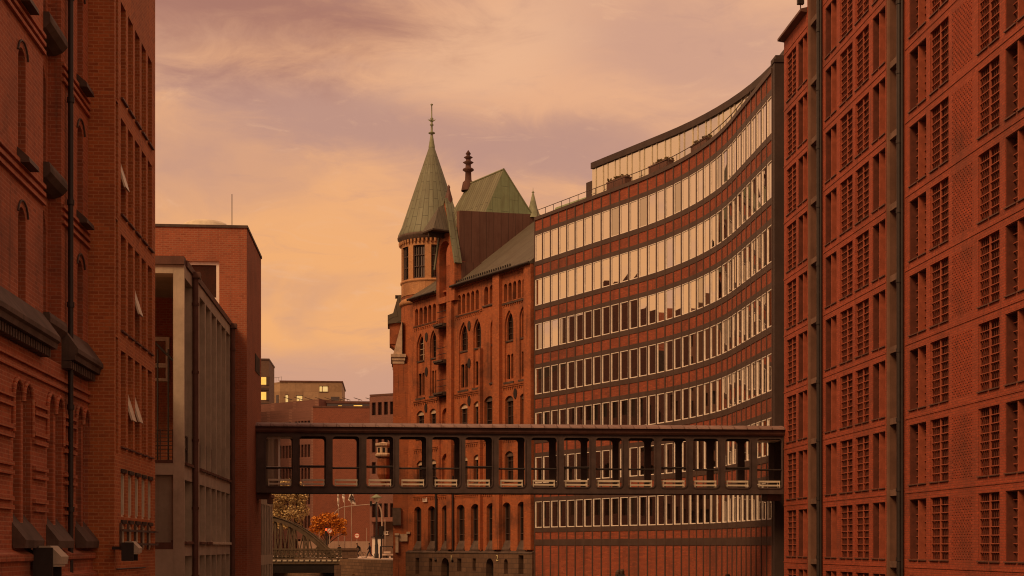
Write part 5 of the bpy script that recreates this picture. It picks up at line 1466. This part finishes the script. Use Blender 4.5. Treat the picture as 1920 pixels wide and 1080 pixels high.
# roof storey
a = at(613, 752, dA+6); zS = at(640, 752, dA+6).z
x0 = a.x-cA.x; x1 = at(694, 0, dA+6).x-cA.x
MB().box(x0, x1, 6, 15, zA_+0.003, zS-0.35).fixed('roof_storey', G_DARK, HA)
MB().box(x0-0.15, x1+0.1, 5.7, 15.2, zS-0.35+0.003, zS).fixed('roof_slab', M_BROWN, HA)
MB().box(-0.05, rA, -0.06, 0.5, zA_+0.003, zA_+0.25).fixed('parapet_coping', M_BROWN, HA)
m = MB().box(-LW2, -3, 4, 10, zA_+0.004, zS+0.2); to_frame(m, FAl, cA).fixed('roof_storey_wing', B_FARP, HA)
rd = random.Random(5)
m = MB()
for i in range(10):
    x = x0-6+i*1.55+rd.uniform(-.3, .3); z = zS+0.02; m.tube((x, 8, z), (x, 8, z+0.5), 0.04, n=4).tube((x-0.8, 8, z+0.75), (x+0.5, 8, z+0.35), 0.05, n=4)
m.obj('roof_fittings', M_STONE, HA)
for px0, px1, y0, y1, mt in ((634, 641, 765.5, 760, E_LIT), (663, 679, 764.5, 759, E_LIT), (679.5, 692, 762.8, 761, E_LITP)):
    p, q = at(px0, y0, dA+5.9), at(px1, y1, dA+5.9); MB().box(p.x-cA.x, q.x-cA.x, 5.93, 5.99, p.z, q.z).fixed('lit_window', mt, HA)
# (b) stone-coloured house
dB = 300; cB = at(525, 1000, dB)
M_BST = brick('patchy_stone_cladding', (0.30, 0.19, 0.11), (0.42, 0.28, 0.17), (0.26, 0.17, 0.1), row=1.6, bw=3.2, ms=0.03, soot=0.2, patch=0.1, bstr=0.1)
HB = root('stone_clad_house', (cB.x, cB.y, 0), 0, 'flat-roofed tan stone-clad house with a few lit windows in the distance', 'building')
zB_ = at(525, 716, dB).z; rB = at(641, 0, dB).x-cB.x
MB().box(0, rB, 0, 18, 0, zB_).fixed('front_wall', M_BST, HB)
MB().box(-0.1, rB+0.2, -0.15, 18, zB_+0.003, zB_+0.28).fixed('roof_edge', M_BROWN, HB)
FBl = Frame(cB.x, cB.y, math.degrees(math.atan2(-0.75, 0.66)))
m = MB().box(-22, 0, 0.02, 10, 0, zB_-0.01); to_frame(m, FBl, cB).fixed('side_wall', M_BST, HB)
for px0, px1, y0, y1, mt in ((599, 603.2, 733.5, 724, E_LITP), (605, 614, 733.5, 724, E_LITP), (556.5, 566.5, 757, 742, E_LITP), (535.5, 540, 756, 741, E_LITP)):
    p, q = at(px0, y0, dB), at(px1, y1, dB); o = MB().box(p.x-cB.x, q.x-cB.x, -0.05, -0.003, p.z, q.z).fixed('lit_window', mt, HB)
    MB().box(p.x-cB.x-0.12, q.x-cB.x+0.12, -0.09, -0.003, q.z+0.003, q.z+0.14).box(p.x-cB.x-0.12, q.x-cB.x+0.12, -0.09, -0.003, p.z-0.14, p.z-0.003).fixed('frame', M_FRAME, o)
for px0, px1, y0, y1 in ((620, 636, 750, 743), (518, 522.5, 757, 741), (506, 508, 757, 744)):
    p, q = at(px0, y0, dB), at(px1, y1, dB)
    if px0 > 525: MB().box(p.x-cB.x, q.x-cB.x, -0.05, -0.003, p.z, q.z).fixed('window', G_DARK, HB)
    else:
        xa_, xb_ = FBl.x(px0), FBl.x(px1); m = MB().box(xa_, xb_, -0.05, 0.01, FBl.z(px0, y0), FBl.z(px0, y1)); to_frame(m, FBl, cB).fixed('window', G_DARK, HB)
m = MB()
for i in range(5):
    x = FBl.x(504+i*5); m.tube((x, 0.5, zB_+0.3), (x, 0.5, zB_+1.1), 0.03, n=4)
m.tube((FBl.x(504), 0.5, zB_+1.1), (FBl.x(525), 0.5, zB_+1.1), 0.03, n=4); to_frame(m, FBl, cB).obj('roof_rail', M_PIPE, HB)
# (c) dark block with three lit windows
dC = 265; p0, p1 = at(470, 1000, dC), at(504, 1000, dC)
HC = root('dark_tower_block', (p0.x, p0.y, 0), 0, 'dark brown tower block with stacked lit windows peeping past the plain brick tower', 'building')
M_DKB = brick('dark_block_brick', (0.15, 0.085, 0.06), (0.19, 0.11, 0.075), (0.13, 0.08, 0.06), row=0.12, bw=0.3, soot=0.2)
zC_ = at(495, 675, dC).z; wC = p1.x-p0.x
MB().box(0, wC, 0, 12, 0, zC_).fixed('wall', M_DKB, HC)
MB().box(-0.1, wC+0.1, -0.1, 12.1, zC_+0.003, zC_+0.3).fixed('roof_edge', M_FRAME, HC)
for y0, y1 in ((721, 707), (749.5, 735), (777, 762)):
    q0, q1 = at(489, y0, dC), at(499, y1, dC)
    o = MB().box(q0.x-p0.x-1.4, q1.x-p0.x, -0.06, -0.003, q0.z, q1.z).fixed('lit_window', E_LIT, HC)
    MB().box(q1.x-p0.x+0.003, wC+0.12, -0.10, -0.003, q0.z-0.1, q1.z+0.1).fixed('frame', M_FRAME, o)
    MB().box(0, wC+0.05, -0.14, -0.003, q0.z-1.0, q0.z-0.6).fixed('floor_band', M_FRAME, HC)
# (d) paler brick office with window bands, nearest to the gothic warehouse
dD = 190
FD = Frame(at(694, 0, dD).x, at(694, 0, dD).y, -33)
HD = root('pale_brick_office', FD.w(0), -33, 'mauve brick office with dark window bands between the plain end wall and the gothic warehouse', 'building')
zD = FD.z(700, 743)
hs = []; n6 = 0
fz = [(FD.z(712, y0), FD.z(712, y1)) for y0, y1 in ((778, 754), (848, 822), (888, 866), (970, 944), (914, 900))][:4]
for z0, z1 in fz:
    for i in range(26): hs.append(rect(0.25+i*0.95, 0.25+i*0.95+0.62, z0, z1))
zu = FD.z(712, 972+6)
MB().wall(rect(0, 26, zu, zD), hs, 0, 0.3).fixed('front_wall', B_FARP, HD)
MB().box(0, 26, 0.303, 16, zu-0.003, zD-0.02).fixed('window_glass', G_DARK, HD)
MB().box(0.6, 26, 1.6, 15, 0, zu-0.01).fixed('ground_floor', M_DKB, HD)
MB().box(-0.05, 26, -0.05, 16, zD+0.003, zD+0.25).fixed('roof_edge', M_BROWN, HD)
MB().box(-0.3, 0.3, 0.31, 14, 0, zD-0.03).fixed('corner_wall', B_FARP, HD)
p, q = FD.x(718, -1.5), FD.x(729, -1.5); zz0, zz1 = FD.z(723, 1003, -1.5), FD.z(723, 996, -1.5)
m = MB()
for a in (0.0, 0.16, 0.42, 0.72): m.box(p+(q-p)*a, p+(q-p)*a+0.1, 1.44, 1.59, zz0, zz1)
for a, b, z in ((0.42, 0.95, zz1-0.08), (0.42, 0.95, zz0), (0.0, 0.2, zz1-0.08), (0.0, 0.2, (zz0+zz1)/2)): m.box(p+(q-p)*a, p+(q-p)*b, 1.43, 1.58, z, z+0.08)
m.fixed('sign', M_WHITE, HD)
# low wall, advertising column side panel, plaza furniture
lw0, lw1 = at(560, 0, 205), at(703, 0, 205)
tag(MB().box(lw0.x, lw1.x, 205, 205.4, 0, at(650, 1015, 205).z).fixed('low_wall', plain('pink_render', (0.40, 0.27, 0.21), 0.15, 0.5)), 'long low pinkish wall behind the flagpoles and the plaza', 'wall')
kp, kq = at(698, 0, 172), at(714.5, 0, 172)
KI = root('kiosk', (kp.x, 172, 0), 0, 'white box-shaped kiosk with dark lamp box on top behind the tall lamp post', 'kiosk')
kz = at(705, 1008, 172).z
MB().box(0, kq.x-kp.x, 0, 1.6, 0.02, kz).fixed('body', M_WHITE, KI)
MB().box(-0.15, kq.x-kp.x+0.15, -0.15, 1.75, kz+0.003, kz+0.12).fixed('roof', M_PIPE, KI)
MB().box(0.35, 0.39, -0.02, -0.003, 0.1, kz-0.1).fixed('door_joint', M_STONE, KI)
bq = at(716, 0, 166)
BN = root('stone_bench', (bq.x, 166, 0), 0, 'pale stone bench slabs on the plaza beside the gothic warehouse corner', 'bench')
bw = at(741, 0, 166).x-bq.x
MB().box(0, bw, 0, 1.0, 0.33, 0.50).box(0.2, bw*0.65, 1.2, 2.2, 0.55, 0.78).fixed('slab', M_PLAZA, BN)
for q in ((0.1, 0.5, 0.1, 0.9, 0.03, 0.327), (bw-0.5, bw-0.1, 0.1, 0.9, 0.03, 0.327), (0.3, 0.6, 1.3, 2.1, 0.03, 0.547), (bw*0.65-0.5, bw*0.65-0.2, 1.3, 2.1, 0.03, 0.547)): MB().box(*q).fixed('foot', M_STONE, BN)
# tall lamp post with a bell globe
lp = at(706, 1047, 163.5)
LP = root('street_lamp', (lp.x, lp.y, 0), 0, 'tall black lamp post with a hat-shaped glass head in front of the white kiosk', 'street lamp')
hz_ = at(706, 940, 163.5).z
MB().lathe([(0.26, 0.02), (0.26, 0.5), (0.2, 0.6), (0.2, 1.5), (0.16, 1.6), (0.13, 2.0), (0.10, hz_), (0.03, hz_+0.1)], 0, 0, 12).obj('post', M_PIPE, LP)
zh_ = at(707, 934, 163.5).z
MB().lathe([(0.12, zh_-0.45), (0.34, zh_-0.2), (0.36, zh_)], 0, 0, 14).obj('globe', M_CREAM, LP)
MB().lathe([(0.36, zh_+0.003), (0.62, zh_+0.02), (0.60, zh_+0.1), (0.3, zh_+0.3), (0.1, zh_+0.42), (0.03, zh_+0.6)], 0, 0, 14).obj('hat', M_COPT, LP)
MB().box(-0.62, 0.62, -0.05, 0.05, zh_-0.72, zh_-0.64).box(-0.75, -0.5, -0.15, 0.15, zh_-0.95, zh_-0.35).obj('cross_arm', M_PIPE, LP)
# traffic signal box cluster
tq = at(711, 1000, 164.5)
TS = root('traffic_signal', (tq.x+0.25, tq.y, 0), 0, 'black traffic signal seen from behind on a post beside the lamp post', 'traffic light')
z0, z1 = at(711, 1003, 164.5).z, at(711, 987, 164.5).z
MB().tube((0, 0, 0.02), (0, 0, z0), 0.08, n=8).obj('post', M_PIPE, TS)
MB().box(-0.2, 0.2, -0.18, 0.12, z0, z1).box(-0.75, 0.35, -0.12, 0.1, z0-0.45, z0-0.05).fixed('signal_box', M_PIPE, TS)
MB().box(-0.28, 0.28, 0.122, 0.14, z0-0.02, z1+0.04).fixed('backing_board', M_PIPE, TS)
# overhead arm mast
M_GAL = plain('galvanised_steel', (0.42, 0.31, 0.25), 0.12, 2.0, rough=0.5)
def polep(dd, *pp): return [at(px, py, dd) for px, py in pp]
def smooth_path(pp, n=4):
    out_ = []
    for i in range(len(pp)-1):
        p0, p1, p2, p3 = pp[max(i-1, 0)], pp[i], pp[i+1], pp[min(i+2, len(pp)-1)]
        for k in range(n):
            u = k/n; out_.append(0.5*((2*p1)+(p2-p0)*u+(2*p0-5*p1+4*p2-p3)*u*u+(3*p1-p0-3*p2+p3)*u**3))
    return out_+[pp[-1]]
P = polep(167, (716.5, 1047), (716.5, 1000), (716, 968), (714, 955), (709, 946), (704, 942))
B_ = P[0]
MA = root('overhead_mast', (B_.x, B_.y, 0), 0, 'curved steel mast with a long drooping arm reaching over the road beside the flagpoles', 'mast')
sp = [p-Vector((B_.x, B_.y, 0)) for p in smooth_path(P)]; sp[0].z = 0.02
MB().path(sp, 0.10).obj('mast', M_GAL, MA)
P = polep(167, (704, 943), (695, 945.5), (672, 947.5), (648, 950), (638, 953), (631, 958), (627, 964))
MB().path([p-Vector((B_.x, B_.y, 0)) for p in smooth_path(P)], 0.055, 6).obj('arm', M_GAL, MA)
# thin poles and round signs
def pole(px, y0, d, r_, label, sign=None, sy=None, extra=None):
    b = at(px, 1040, d); o = root('sign_post' if sign else 'pole', (b.x, b.y, 0), 0, label, 'sign' if sign else 'pole')
    zt_ = at(px, y0, d).z
    MB().tube((0, 0, 0.02), (0, 0, zt_), r_, n=6).obj('post', M_GAL, o)
    if sign:
        zs = at(px, sy, d).z
        m = MB().lathe([(0.01, -0.015), (0.33, -0.015), (0.33, 0.015), (0.01, 0.015)], 0, 0, 18, False); m.v = [(x, z-r_-0.03, y+zs) for x, y, z in m.v]
        s_ = m.fixed('disc', M_WHITE, o)
        m = MB()
        for i in range(18):
            a, b2 = 2*math.pi*i/18, 2*math.pi*(i+1)/18
            m.quad(*[(q*math.cos(t_), -r_-0.05, zs+q*math.sin(t_)) for q, t_ in ((0.26, a), (0.34, a), (0.34, b2), (0.26, b2))])
        if sign == 'noentry': m.quad((-0.2, -r_-0.051, zs-0.05), (0.2, -r_-0.051, zs-0.05), (0.2, -r_-0.051, zs+0.05), (-0.2, -r_-0.051, zs+0.05))
        else: m.quad((-0.2, -r_-0.051, zs-0.18), (-0.14, -r_-0.051, zs-0.23), (0.2, -r_-0.051, zs+0.18), (0.14, -r_-0.051, zs+0.23))
        m.obj('red_ring', plain('sign_red', (0.5, 0.06, 0.03), 0.1, 2), o)
    return o
pole(618, 993, 170, 0.045, 'round red-rimmed road sign in front of the orange tree', 'stop', 995)
pole(669.3, 1002, 178, 0.04, 'small round red-rimmed road sign right of the flagpoles', 'noentry', 1004.5)
pole(687.5, 990, 168, 0.035, 'thin steel pole between the cyclist and the walking person')
pole(598.5, 997, 176, 0.04, 'short thin pole left of the orange tree trunk')
pole(722, 972, 174, 0.05, 'tall thin pole right of the curved mast')
tq = at(612, 1020, 171)
TL = root('traffic_light', (tq.x, tq.y, 0), 0, 'small traffic light glowing red in front of the orange tree', 'traffic light')
zt_ = at(612, 993, 171).z
MB().tube((0, 0, 0.02), (0, 0, zt_-0.6), 0.06, n=6).obj('post', M_PIPE, TL)
MB().box(-0.17, 0.17, -0.02, 0.2, zt_-0.75, zt_+0.3).fixed('housing', M_PIPE, TL)
m = MB().lathe([(0.005, 0), (0.15, 0), (0.15, 0.04), (0.005, 0.06)], 0, 0, 12, False); m.v = [(x, -0.025-z, y+zt_) for x, y, z in m.v]
m.fixed('red_lamp', lamp_mat('red_signal', (1.0, 0.10, 0.03), 2.2), TL)
# flags
def flagpole(px, d, ytip, ybot, pts_, label, mark=False):
    b = at(px, 1030, d); o = root('flagpole', (b.x, b.y, 0), 0, label, 'flagpole', 'three white flags on poles')
    zt2 = at(px, ytip, d).z
    MB().tube((0, 0, 0.02), (0, 0, zt2), 0.075, 0.04, 8).obj('pole', M_GAL, o)
    V = []
    for (x, y) in pts_:
        p = at(x, y, d); V.append((p.x-b.x, p.z))
    m = MB(); n = len(V)
    # cloth with folds: strips between left and right edge points
    half = n//2; L_, R_ = V[:half], V[half:][::-1]
    nx = 6; vs = []
    for (lx, lz), (rx, rz) in zip(L_, R_):
        for i in range(nx+1):
            u = i/nx; vs.append((lx+(rx-lx)*u, 0.10*math.sin(u*7+lz*1.2)*u, lz+(rz-lz)*u))
    for r2 in range(half-1):
        for i in range(nx):
            a = r2*(nx+1)+i; m.add([vs[a], vs[a+1], vs[a+nx+2], vs[a+nx+1]], [(0, 1, 2, 3)], True)
    f = m.obj('flag', M_WHITE, o)
    f.modifiers.new('cloth', 'SOLIDIFY').thickness = 0.02
    if mark:
        m = MB()
        def seg_(a, b):
            pa_, pb_ = at(*a, d), at(*b, d); m.tube((pa_.x-b0.x, -0.14, pa_.z), (pb_.x-b0.x, -0.14, pb_.z), 0.06, n=5)
        b0 = b
        for s in (((655.5, 938), (658.5, 927)), ((658.5, 927), (665, 941)), ((656.5, 934), (663, 938)), ((657.5, 940.5), (664, 932))): seg_(*s)
        m.obj('emblem', M_FRAME, f)
    return o
flagpole(634.5, 186, 920, 0, [(633, 921), (632.5, 933), (633, 946), (634.5, 950), (635.5, 951), (636, 946), (636, 935), (635, 921)], 'flagpole with a furled white flag, leftmost of the three flags')
flagpole(646, 186, 920, 0, [(643.5, 921), (641.5, 930), (643, 938), (645.5, 944), (646.5, 947), (646.8, 940), (646.3, 932), (645.5, 921)], 'flagpole with a half-furled white flag between its two neighbours')
flagpole(659, 184, 922, 0, [(657, 923), (652.5, 937), (656.5, 941), (661, 945), (668, 948), (666, 941), (663.5, 932), (661.5, 924)], 'flagpole with an open white flag bearing a dark angular emblem', True)

# trees
def tree(px, ybase, d, trunk_h, clumps, leafm, barkm, label, name, nleaf, size, seed):
    rd = random.Random(seed)
    b = at(px, ybase, d); o = root(name, (b.x, b.y, 0), 0, label, 'tree')
    m = MB(); top = Vector((0, 0, trunk_h))
    m.tube((0, 0, 0), (0.05, 0, trunk_h*0.5), 0.2, 0.15, 8).tube((0.05, 0, trunk_h*0.5), top, 0.15, 0.11, 8)
    cl = []
    for (cx, cy, rx, rz) in clumps:
        p = at(cx, cy, d); c = Vector((p.x-b.x, rd.uniform(-0.8, 0.8), p.z)); cl.append((c, rx*d/2700, rz*d/2700))
        mid = top.lerp(c, 0.5)+Vector((rd.uniform(-.2, .2), 0, 0.2)); m.tube(top*0.92, mid, 0.08, 0.05, 6).tube(mid, c, 0.05, 0.02, 5)
        for _ in range(3):
            e = c+Vector((rd.uniform(-1, 1)*rx*d/2700*.8, rd.uniform(-1, 1), rd.uniform(-.5, 1)*rz*d/2700*.8)); m.tube(mid.lerp(c, .6), e, 0.03, 0.01, 4)
    m.obj('trunk', barkm, o)
    lf = MB()
    for c, rx, rz in cl:
        for _ in range(int(nleaf*rx*rz)):
            while True:
                v = Vector((rd.uniform(-1, 1), rd.uniform(-1, 1), rd.uniform(-1, 1)))
                if v.length < 1 and rd.random() < 0.25+v.length: break
            p = c+Vector((v.x*rx, v.y*rx*0.9, v.z*rz)); s = size*rd.uniform(0.6, 1.3)
            a = Vector((rd.gauss(0, 1), rd.gauss(0, 1), rd.gauss(0, 1))).normalized()*s; q = a.orthogonal().normalized()*s*0.6
            lf.cm = 0 if rd.random() < 0.62 else 1
            lf.quad(p-a, p+q, p+a, p-q)
    lf.obj('crown', leafm, o)
    return o
L1a = plain('tan_leaf', (0.58, 0.43, 0.20), 0.25, 2.5, streak=False); L1b = plain('tan_leaf_deep', (0.38, 0.27, 0.12), 0.3, 2.5, streak=False)
L2a = plain('amber_leaf', (0.62, 0.22, 0.022), 0.25, 2.5, streak=False); L2b = plain('amber_leaf_deep', (0.40, 0.12, 0.014), 0.25, 2.5, streak=False)
BK = plain('bark', (0.10, 0.07, 0.05), 0.3, 3)
tree(548, 1030, 192, 3.2, [(520, 935, 18, 16), (538, 930, 18, 15), (556, 938, 16, 14), (524, 958, 18, 16), (545, 960, 18, 15), (562, 965, 13, 14), (530, 982, 16, 12), (552, 985, 15, 12), (566, 948, 10, 12), (512, 972, 12, 14), (571, 930, 9, 10), (574, 958, 7, 9), (560, 915, 14, 12), (538, 910, 16, 14), (524, 918, 14, 12)], [L1a, L1b], BK, 'tall pale tan tree fading for autumn, behind the steel arch', 'autumn_tree', 260, 0.17, 4)
tree(613, 1030, 183, 1.7, [(600, 982, 15, 11), (616, 976, 18, 12), (592, 976, 10, 8), (640, 980, 11, 9), (632, 980, 14, 11), (588, 992, 10, 8), (605, 996, 15, 9), (624, 995, 15, 10), (641, 992, 9, 9), (610, 967, 12, 6), (626, 966, 9, 5), (645, 1000, 6, 5), (583, 998, 5, 5)], [L2a, L2b], BK, 'small bright orange autumn tree beside the flagpoles', 'autumn_tree', 330, 0.16, 9)

# people: one skinned surface each
def skin_body(name, nodes, edges, parent, m, lev=2):
    me = bpy.data.meshes.new(name); me.from_pydata([n[0] for n in nodes], edges, [])
    o = link(name, me, parent)
    bm = bmesh.new(); bm.from_mesh(me); lay = bm.verts.layers.skin.verify()
    bm.verts.ensure_lookup_table()
    for v, n in zip(bm.verts, nodes): v[lay].radius = (n[1], n[1]*(n[2] if len(n) > 2 else 1.0)); v[lay].use_root = False
    bm.verts[0][lay].use_root = True
    bm.to_mesh(me); bm.free(); me.materials.append(m)
    o.modifiers.new('skin', 'SKIN'); s = o.modifiers.new('round', 'SUBSURF'); s.levels = lev; s.render_levels = lev
    return o
CLO1 = plain('dark_blue_cloth', (0.020, 0.020, 0.032), 0.2, 4, streak=False); CLO2 = plain('black_cloth', (0.018, 0.014, 0.013), 0.2, 4, streak=False)
SKIN = plain('skin_tone', (0.45, 0.24, 0.15), 0.08, 4, streak=False); HAIR = plain('dark_hair', (0.02, 0.013, 0.01), 0.2, 6, streak=False)
def person(px, d, facing, pose, cloth, label, z0=0.03):
    b = at(px, 1040, d); o = root('person', (b.x, b.y, z0), facing, label, 'person')
    # figure faces local +x
    if pose == 'walk':
        hip, ch, nk = (0, 0, 0.93), (0.03, 0, 1.25), (0.06, 0, 1.47)
        legs = [((0.02, -0.09, 0.88), (0.24, -0.09, 0.50), (0.36, -0.09, 0.10), (0.52, -0.09, 0.05)), ((-0.02, 0.09, 0.88), (-0.10, 0.09, 0.48), (-0.42, 0.09, 0.15), (-0.34, 0.09, 0.04))]
        arms = [((0.04, -0.19, 1.40), (-0.10, -0.22, 1.14), (0.02, -0.22, 0.90)), ((0.04, 0.19, 1.40), (0.14, 0.22, 1.14), (0.30, 0.20, 0.96))]
    elif pose == 'ride':
        hip, ch, nk = (-0.15, 0, 1.0), (0.05, 0, 1.28), (0.20, 0, 1.46)
        legs = [((-0.1, -0.09, 0.96), (0.24, -0.10, 0.78), (0.12, -0.11, 0.38), (0.26, -0.11, 0.33)), ((-0.1, 0.09, 0.96), (0.20, 0.10, 0.56), (-0.02, 0.11, 0.18), (0.12, 0.11, 0.13))]
        arms = [((0.14, -0.18, 1.40), (0.24, -0.22, 1.15), (0.50, -0.2, 1.06)), ((0.14, 0.18, 1.40), (0.24, 0.22, 1.15), (0.50, 0.2, 1.06))]
    else:
        hip, ch, nk = (0, 0, 0.93), (0.08, 0, 1.25), (0.18, 0, 1.43)
        legs = [((0, -0.1, 0.88), (0.02, -0.1, 0.48), (-0.02, -0.1, 0.10), (0.14, -0.1, 0.05)), ((0, 0.1, 0.88), (0.02, 0.1, 0.48), (-0.02, 0.1, 0.10), (0.14, 0.1, 0.05))]
        arms = [((0.14, -0.19, 1.36), (0.22, -0.26, 1.10), (0.45, -0.15, 1.08)), ((0.14, 0.19, 1.36), (0.22, 0.26, 1.10), (0.45, 0.15, 1.08))]
    N = [(hip, 0.15), (ch, 0.165), (nk, 0.07)]; E_ = [(0, 1), (1, 2)]
    for L_ in legs:
        i = len(N); N += [(L_[0], 0.105), (L_[1], 0.072), (L_[2], 0.048), (L_[3], 0.04)]; E_ += [(0, i), (i, i+1), (i+1, i+2), (i+2, i+3)]
    for A_ in arms:
        i = len(N); N += [(A_[0], 0.075), (A_[1], 0.055), (A_[2], 0.042)]; E_ += [(1, i), (i, i+1), (i+1, i+2)]
    skin_body('clothes', N, E_, o, cloth)
    hx, hz2 = nk[0]+0.05, nk[2]+0.17
    skin_body('head', [((nk[0]+0.01, 0, nk[2]), 0.05), ((hx, 0, hz2-0.05), 0.082), ((hx+0.01, 0, hz2+0.04), 0.088), ((hx+0.105, 0, hz2-0.02), 0.018)], [(0, 1), (1, 2), (1, 3)], o, SKIN)
    skin_body('hair', [((hx-0.04, 0, hz2+0.0), 0.085), ((hx-0.015, 0, hz2+0.07), 0.09), ((hx-0.05, 0, hz2-0.1), 0.06)], [(0, 1), (0, 2)], o, HAIR)
    for A_ in arms:
        e = Vector(A_[2]); dr = (e-Vector(A_[1])).normalized(); s = 1 if A_[0][1] > 0 else -1
        up = Vector((0, 0, 1)); sd = dr.cross(up).normalized() if abs(dr.z) < 0.95 else Vector((1, 0, 0))
        N2 = [(tuple(e-dr*0.02), 0.028), (tuple(e+dr*0.07), 0.034)]; E2 = [(0, 1)]
        for k, (of, ln) in enumerate(((-0.028, 0.07), (-0.009, 0.085), (0.010, 0.08), (0.028, 0.062))):
            i = len(N2); f0 = e+dr*0.10+sd*of; f1 = f0+dr*ln*0.5; f2 = f1+dr*ln*0.35+Vector((0, -s*0.02, -0.01)); N2 += [(tuple(f0), 0.010), (tuple(f1), 0.009), (tuple(f2), 0.008)]; E2 += [(1, i), (i, i+1), (i+1, i+2)]
        i = len(N2); t0 = e+dr*0.03+sd*0.035; t1 = t0+dr*0.05+sd*0.02; N2 += [(tuple(t0), 0.011), (tuple(t1), 0.009)]; E2 += [(0, i), (i, i+1)]
        skin_body('hand', N2, E2, o, SKIN, 1)
    return o
person(693.5, 165, 180, 'walk', CLO1, 'person in dark clothes striding to the left across the plaza')
person(673, 166, 180, 'ride', CLO2, 'person in black riding a bicycle behind the bridge pier')
person(637.5, 169, -115, 'lean', CLO2, 'person in black leaning at the bridge balustrade, only head and shoulders showing', -0.15)
b = at(673, 1040, 166)
BI = root('bicycle', (b.x, b.y, 0.03), 180, 'dark bicycle under the rider behind the bridge pier', 'bicycle')
for x in (-0.52, 0.55):
    m = MB()
    for i in range(20):
        a, c = 2*math.pi*i/20, 2*math.pi*(i+1)/20
        m.tube((x+0.33*math.cos(a), 0, 0.35+0.33*math.sin(a)), (x+0.33*math.cos(c), 0, 0.35+0.33*math.sin(c)), 0.022, n=5)
    for i in range(8): a = math.pi*i/8; m.tube((x-0.32*math.cos(a), 0, 0.35-0.32*math.sin(a)), (x+0.32*math.cos(a), 0, 0.35+0.32*math.sin(a)), 0.004, n=3)
    m.obj('wheel', M_PIPE, BI)
MB().path([(-0.52, 0, 0.35), (-0.22, 0, 0.85), (0.38, 0, 0.85), (0.0, 0, 0.32), (-0.52, 0, 0.35)], 0.02, 6).path([(-0.22, 0, 0.85), (0, 0, 0.32)], 0.02, 6).path([(0.55, 0, 0.35), (0.36, 0, 1.0)], 0.02, 6).obj('frame', M_PIPE, BI)
MB().path([(0.42, -0.28, 1.05), (0.36, 0, 1.02), (0.42, 0.28, 1.05)], 0.014, 6).obj('handlebar', M_PIPE, BI)
MB().box(-0.36, -0.1, -0.07, 0.07, 0.90, 0.95).tube((-0.22, 0, 0.85), (-0.22, 0, 0.9), 0.015, n=6).obj('saddle', M_PIPE, BI)
MB().tube((0, -0.12, 0.2), (0, -0.12, 0.32), 0.012, n=5).tube((0, 0.12, 0.14), (0, 0.12, 0.32), 0.012, n=5).box(-0.06, 0.06, -0.18, -0.08, 0.30, 0.32).box(-0.06, 0.06, 0.08, 0.18, 0.10, 0.12).fixed('pedals', M_PIPE, BI)
# mooring piles in the water in front of the curved office
for px, py, d, lb in ((1163, 1067, 88, 'pair of dark leaning mooring piles tied together in front of the curved office'), (1361, 1076, 80, 'single dark mooring pile top close to the dark end pier of the office')):
    p = at(px, py, d); o = root('mooring_pile', (p.x, p.y, 0), 20, lb, 'mooring pile', 'mooring piles in the canal')
    MB().tube((0.12, 0, -4.4), (0.12, 0, p.z-0.12), 0.17, 0.15, 10).lathe([(0.15, p.z-0.12), (0.12, p.z-0.03), (0.0, p.z)], 0.12, 0, 10).obj('pile', M_DOORW, o)
    if px < 1200:
        MB().tube((-0.75, 0.2, -4.4), (-0.10, 0.1, p.z-0.2), 0.17, 0.15, 10).tube((-0.10, 0.1, p.z-0.2), (-0.07, 0.1, p.z-0.05), 0.15, 0.06, 10).obj('leaning_pile', M_DOORW, o)
        MB().tube((-0.25, -0.03, p.z-0.5), (0.26, -0.03, p.z-0.5), 0.2, n=10).obj('iron_band', M_PIPE, o)
